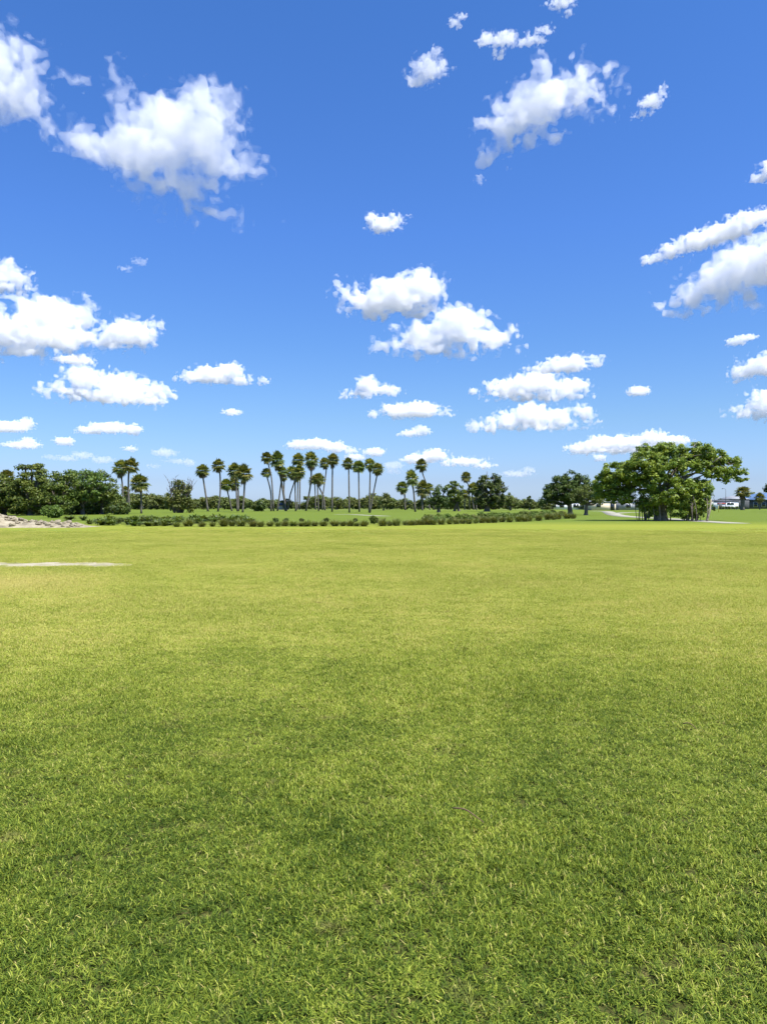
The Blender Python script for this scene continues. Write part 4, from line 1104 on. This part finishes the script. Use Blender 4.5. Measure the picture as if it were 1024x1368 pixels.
house('house', 'plain beige building with a dark doorway between the olive tree and banyan', 'house', 790, 822, 671.0, 681.6, 208, BEIGE, ROOFW, .35, roof_kind='flat', windows=((-.45,1.2,1.3,1.0),), door=(.72, 2.1, GLASS))
house('house', 'pale grey house glimpsed through the roots of the banyan', 'house', 826, 862, 670.8, 681.3, 216, ROOFW, ROOFW, .8, windows=((-.3,1.4,1.2,1.1),(.4,1.4,1.2,1.1)))
house('house', 'small white house with a dark window band and low dark roof', 'house', 953, 985.5, 670.3, 680.5, 243, WHITE, ROOFD, .55, windows=((.35,2.1,1.9,.55),), door=(-.5, 2.0, DWALL))
rp = MB(); hs = [o for o in SC.objects if o.get('label', '').startswith('small white house')][0]
rp.box((-1.6, -.03, 1.9), (2.6, .08, .5)); rp.build('awning', REDP, hs)
house('house', 'dark walled house with a grey hipped roof behind the small bushy palm', 'house', 974, 1000, 667.2, 680.2, 258, DWALL, ROOFW, 1.1, 9.0)
house('hall', 'large hall with a broad blue metal roof cut by the frame edge', 'building', 1000, 1085, 668.0, 680.0, 275, DWALL, ROOFB, 2.6, 16.0, .8, windows=((-.8,1.4,1.6,1.6),(-.55,1.4,1.6,1.6),(-.3,1.4,1.6,1.6)))
house('shed', 'small dark roofed shed between the trunks of the tall grove', 'shed', 371.5, 381.5, 675.2, 681.0, 236, BEIGE, ROOFD, .9, 3.0, .3)
def hedge():
    Y = 241; a = at(961, 680, Y); c = at(985, 680, Y); r = np.random.default_rng(4)
    t = empty('hedge', ((a.x + c.x) / 2, Y, 0)); tag(t, 'clipped dark hedge along the foot of the small white house', 'hedge')
    w_ = c.x - a.x
    C = np.stack([r.uniform(-w_ / 2, w_ / 2, 60), r.uniform(-.4, .4, 60), r.uniform(.2, .85, 60)], 1)
    mobj('foliage', leaf_mesh(C, np.full(60, .35), 30, .25, r, .8, .4, name='foliage', mat=OAK), t)
hedge()
for k, (x_, y_, w_, h_) in enumerate(((953, 682.5, 3, 6.5), (961, 681.2, 8, 13))):
    shrub('low_shrub', ('thin dark sapling standing on the lawn by the banyan arm', 'round dark tree peeking over the small white house roof')[k], ('sapling', 'tree')[k], (x_, y_), w_, h_, OAK, (.2, .6)[k], 30, (.2, .45)[k], 60 + k, Y=(None, 262)[k])
# street lamp
def lamp():
    Y = 236; p = at(968.5, 681, Y)
    t = empty('street_lamp', (p.x, Y, 0)); tag(t, 'thin tall street lamp with a bent arm behind the small white house', 'street lamp')
    h_ = (HOR - 654) / F * Y + EYE
    m1 = MB(); m1.tube([(0, 0, -.1), (0, 0, h_ * .5), (0, 0, h_)], [.09, .075, .055], 8); m1.build('pole', DWALL, t, True)
    m2 = MB(); m2.tube(spline([Vector((0, 0, h_ - .05)), Vector((-.25, 0, h_ + .25)), Vector((-.8, 0, h_ + .3))], 6), .04, 6); m2.build('arm', DWALL, t, True)
    m3 = MB(); m3.tube([(-.75, 0, h_ + .3), (-.9, 0, h_ + .28), (-1.25, 0, h_ + .25)], [.05, .13, .08], 8); m3.build('lamp_head', DWALL, t, True)
lamp()
def post():
    p = ground(959, 684.5)
    t = empty('marker_post', (p.x, p.y, 0)); tag(t, 'thin yellow marker post on the lawn before the small white house', 'post')
    Y = p.y; h_ = (HOR - 675.5) / F * Y + EYE
    m1 = MB(); m1.tube([(0, 0, -.1), (0, 0, h_ * .6), (0, 0, h_)], [.06, .05, .045], 8); m1.build('shaft', solid_mat('yellow_paint', [(0.3, (.55, .45, .06)), (.7, (.62, .52, .1))], 2, .5), t, True)
    m2 = MB(); m2.tube([(0, 0, h_), (0, 0, h_ + .12)], [.08, .05], 8); m2.build('cap', WHITE, t, True)
post()
# a tree standing outside the frame reaches in with its dark bough
broad_tree('shade_tree', 'dark bough of a tree reaching in from the frame edge above the blue roof', 'tree', (1052,684), [(1030,652,9,5),(1023,650,6,4),(1045,648,14,10),(1060,652,14,12),(1036,660,8,5)], OAK, .7, 40, .42, .85, .4, seed=51)

# ---- bits lying on the turf
TWIGM = solid_mat('twig_bark', [(0.3, (.10, .06, .03)), (0.7, (.20, .125, .065))], 30, .9)
def twig(px, py, dx, dy, label):
    a = ground(px, py); b = ground(px + dx, py + dy); z = float(gz(a.x, a.y)) + .045
    t = mobj('fallen_twig', (lambda m_: (m_.tube(spline([Vector((0, 0, 0)), (b - a) * .4 + Vector((0, .01, .015)), (b - a) * .7 + Vector((0, -.008, .01)), Vector((b.x - a.x, b.y - a.y, -.01))], 8), [.004, .0045, .004, .004, .0035, .003, .003, .002], 6, .5), m_.mesh('fallen_twig', TWIGM, True))[1])(MB()), None, (a.x, a.y, z))
    tag(t, label, 'twig')
twig(604, 1080, 42, 17, 'brown twig lying slantwise on the turf, the longer of two')
twig(912, 966, 17, 5, 'short dark twig lying on the turf, the smaller of two')
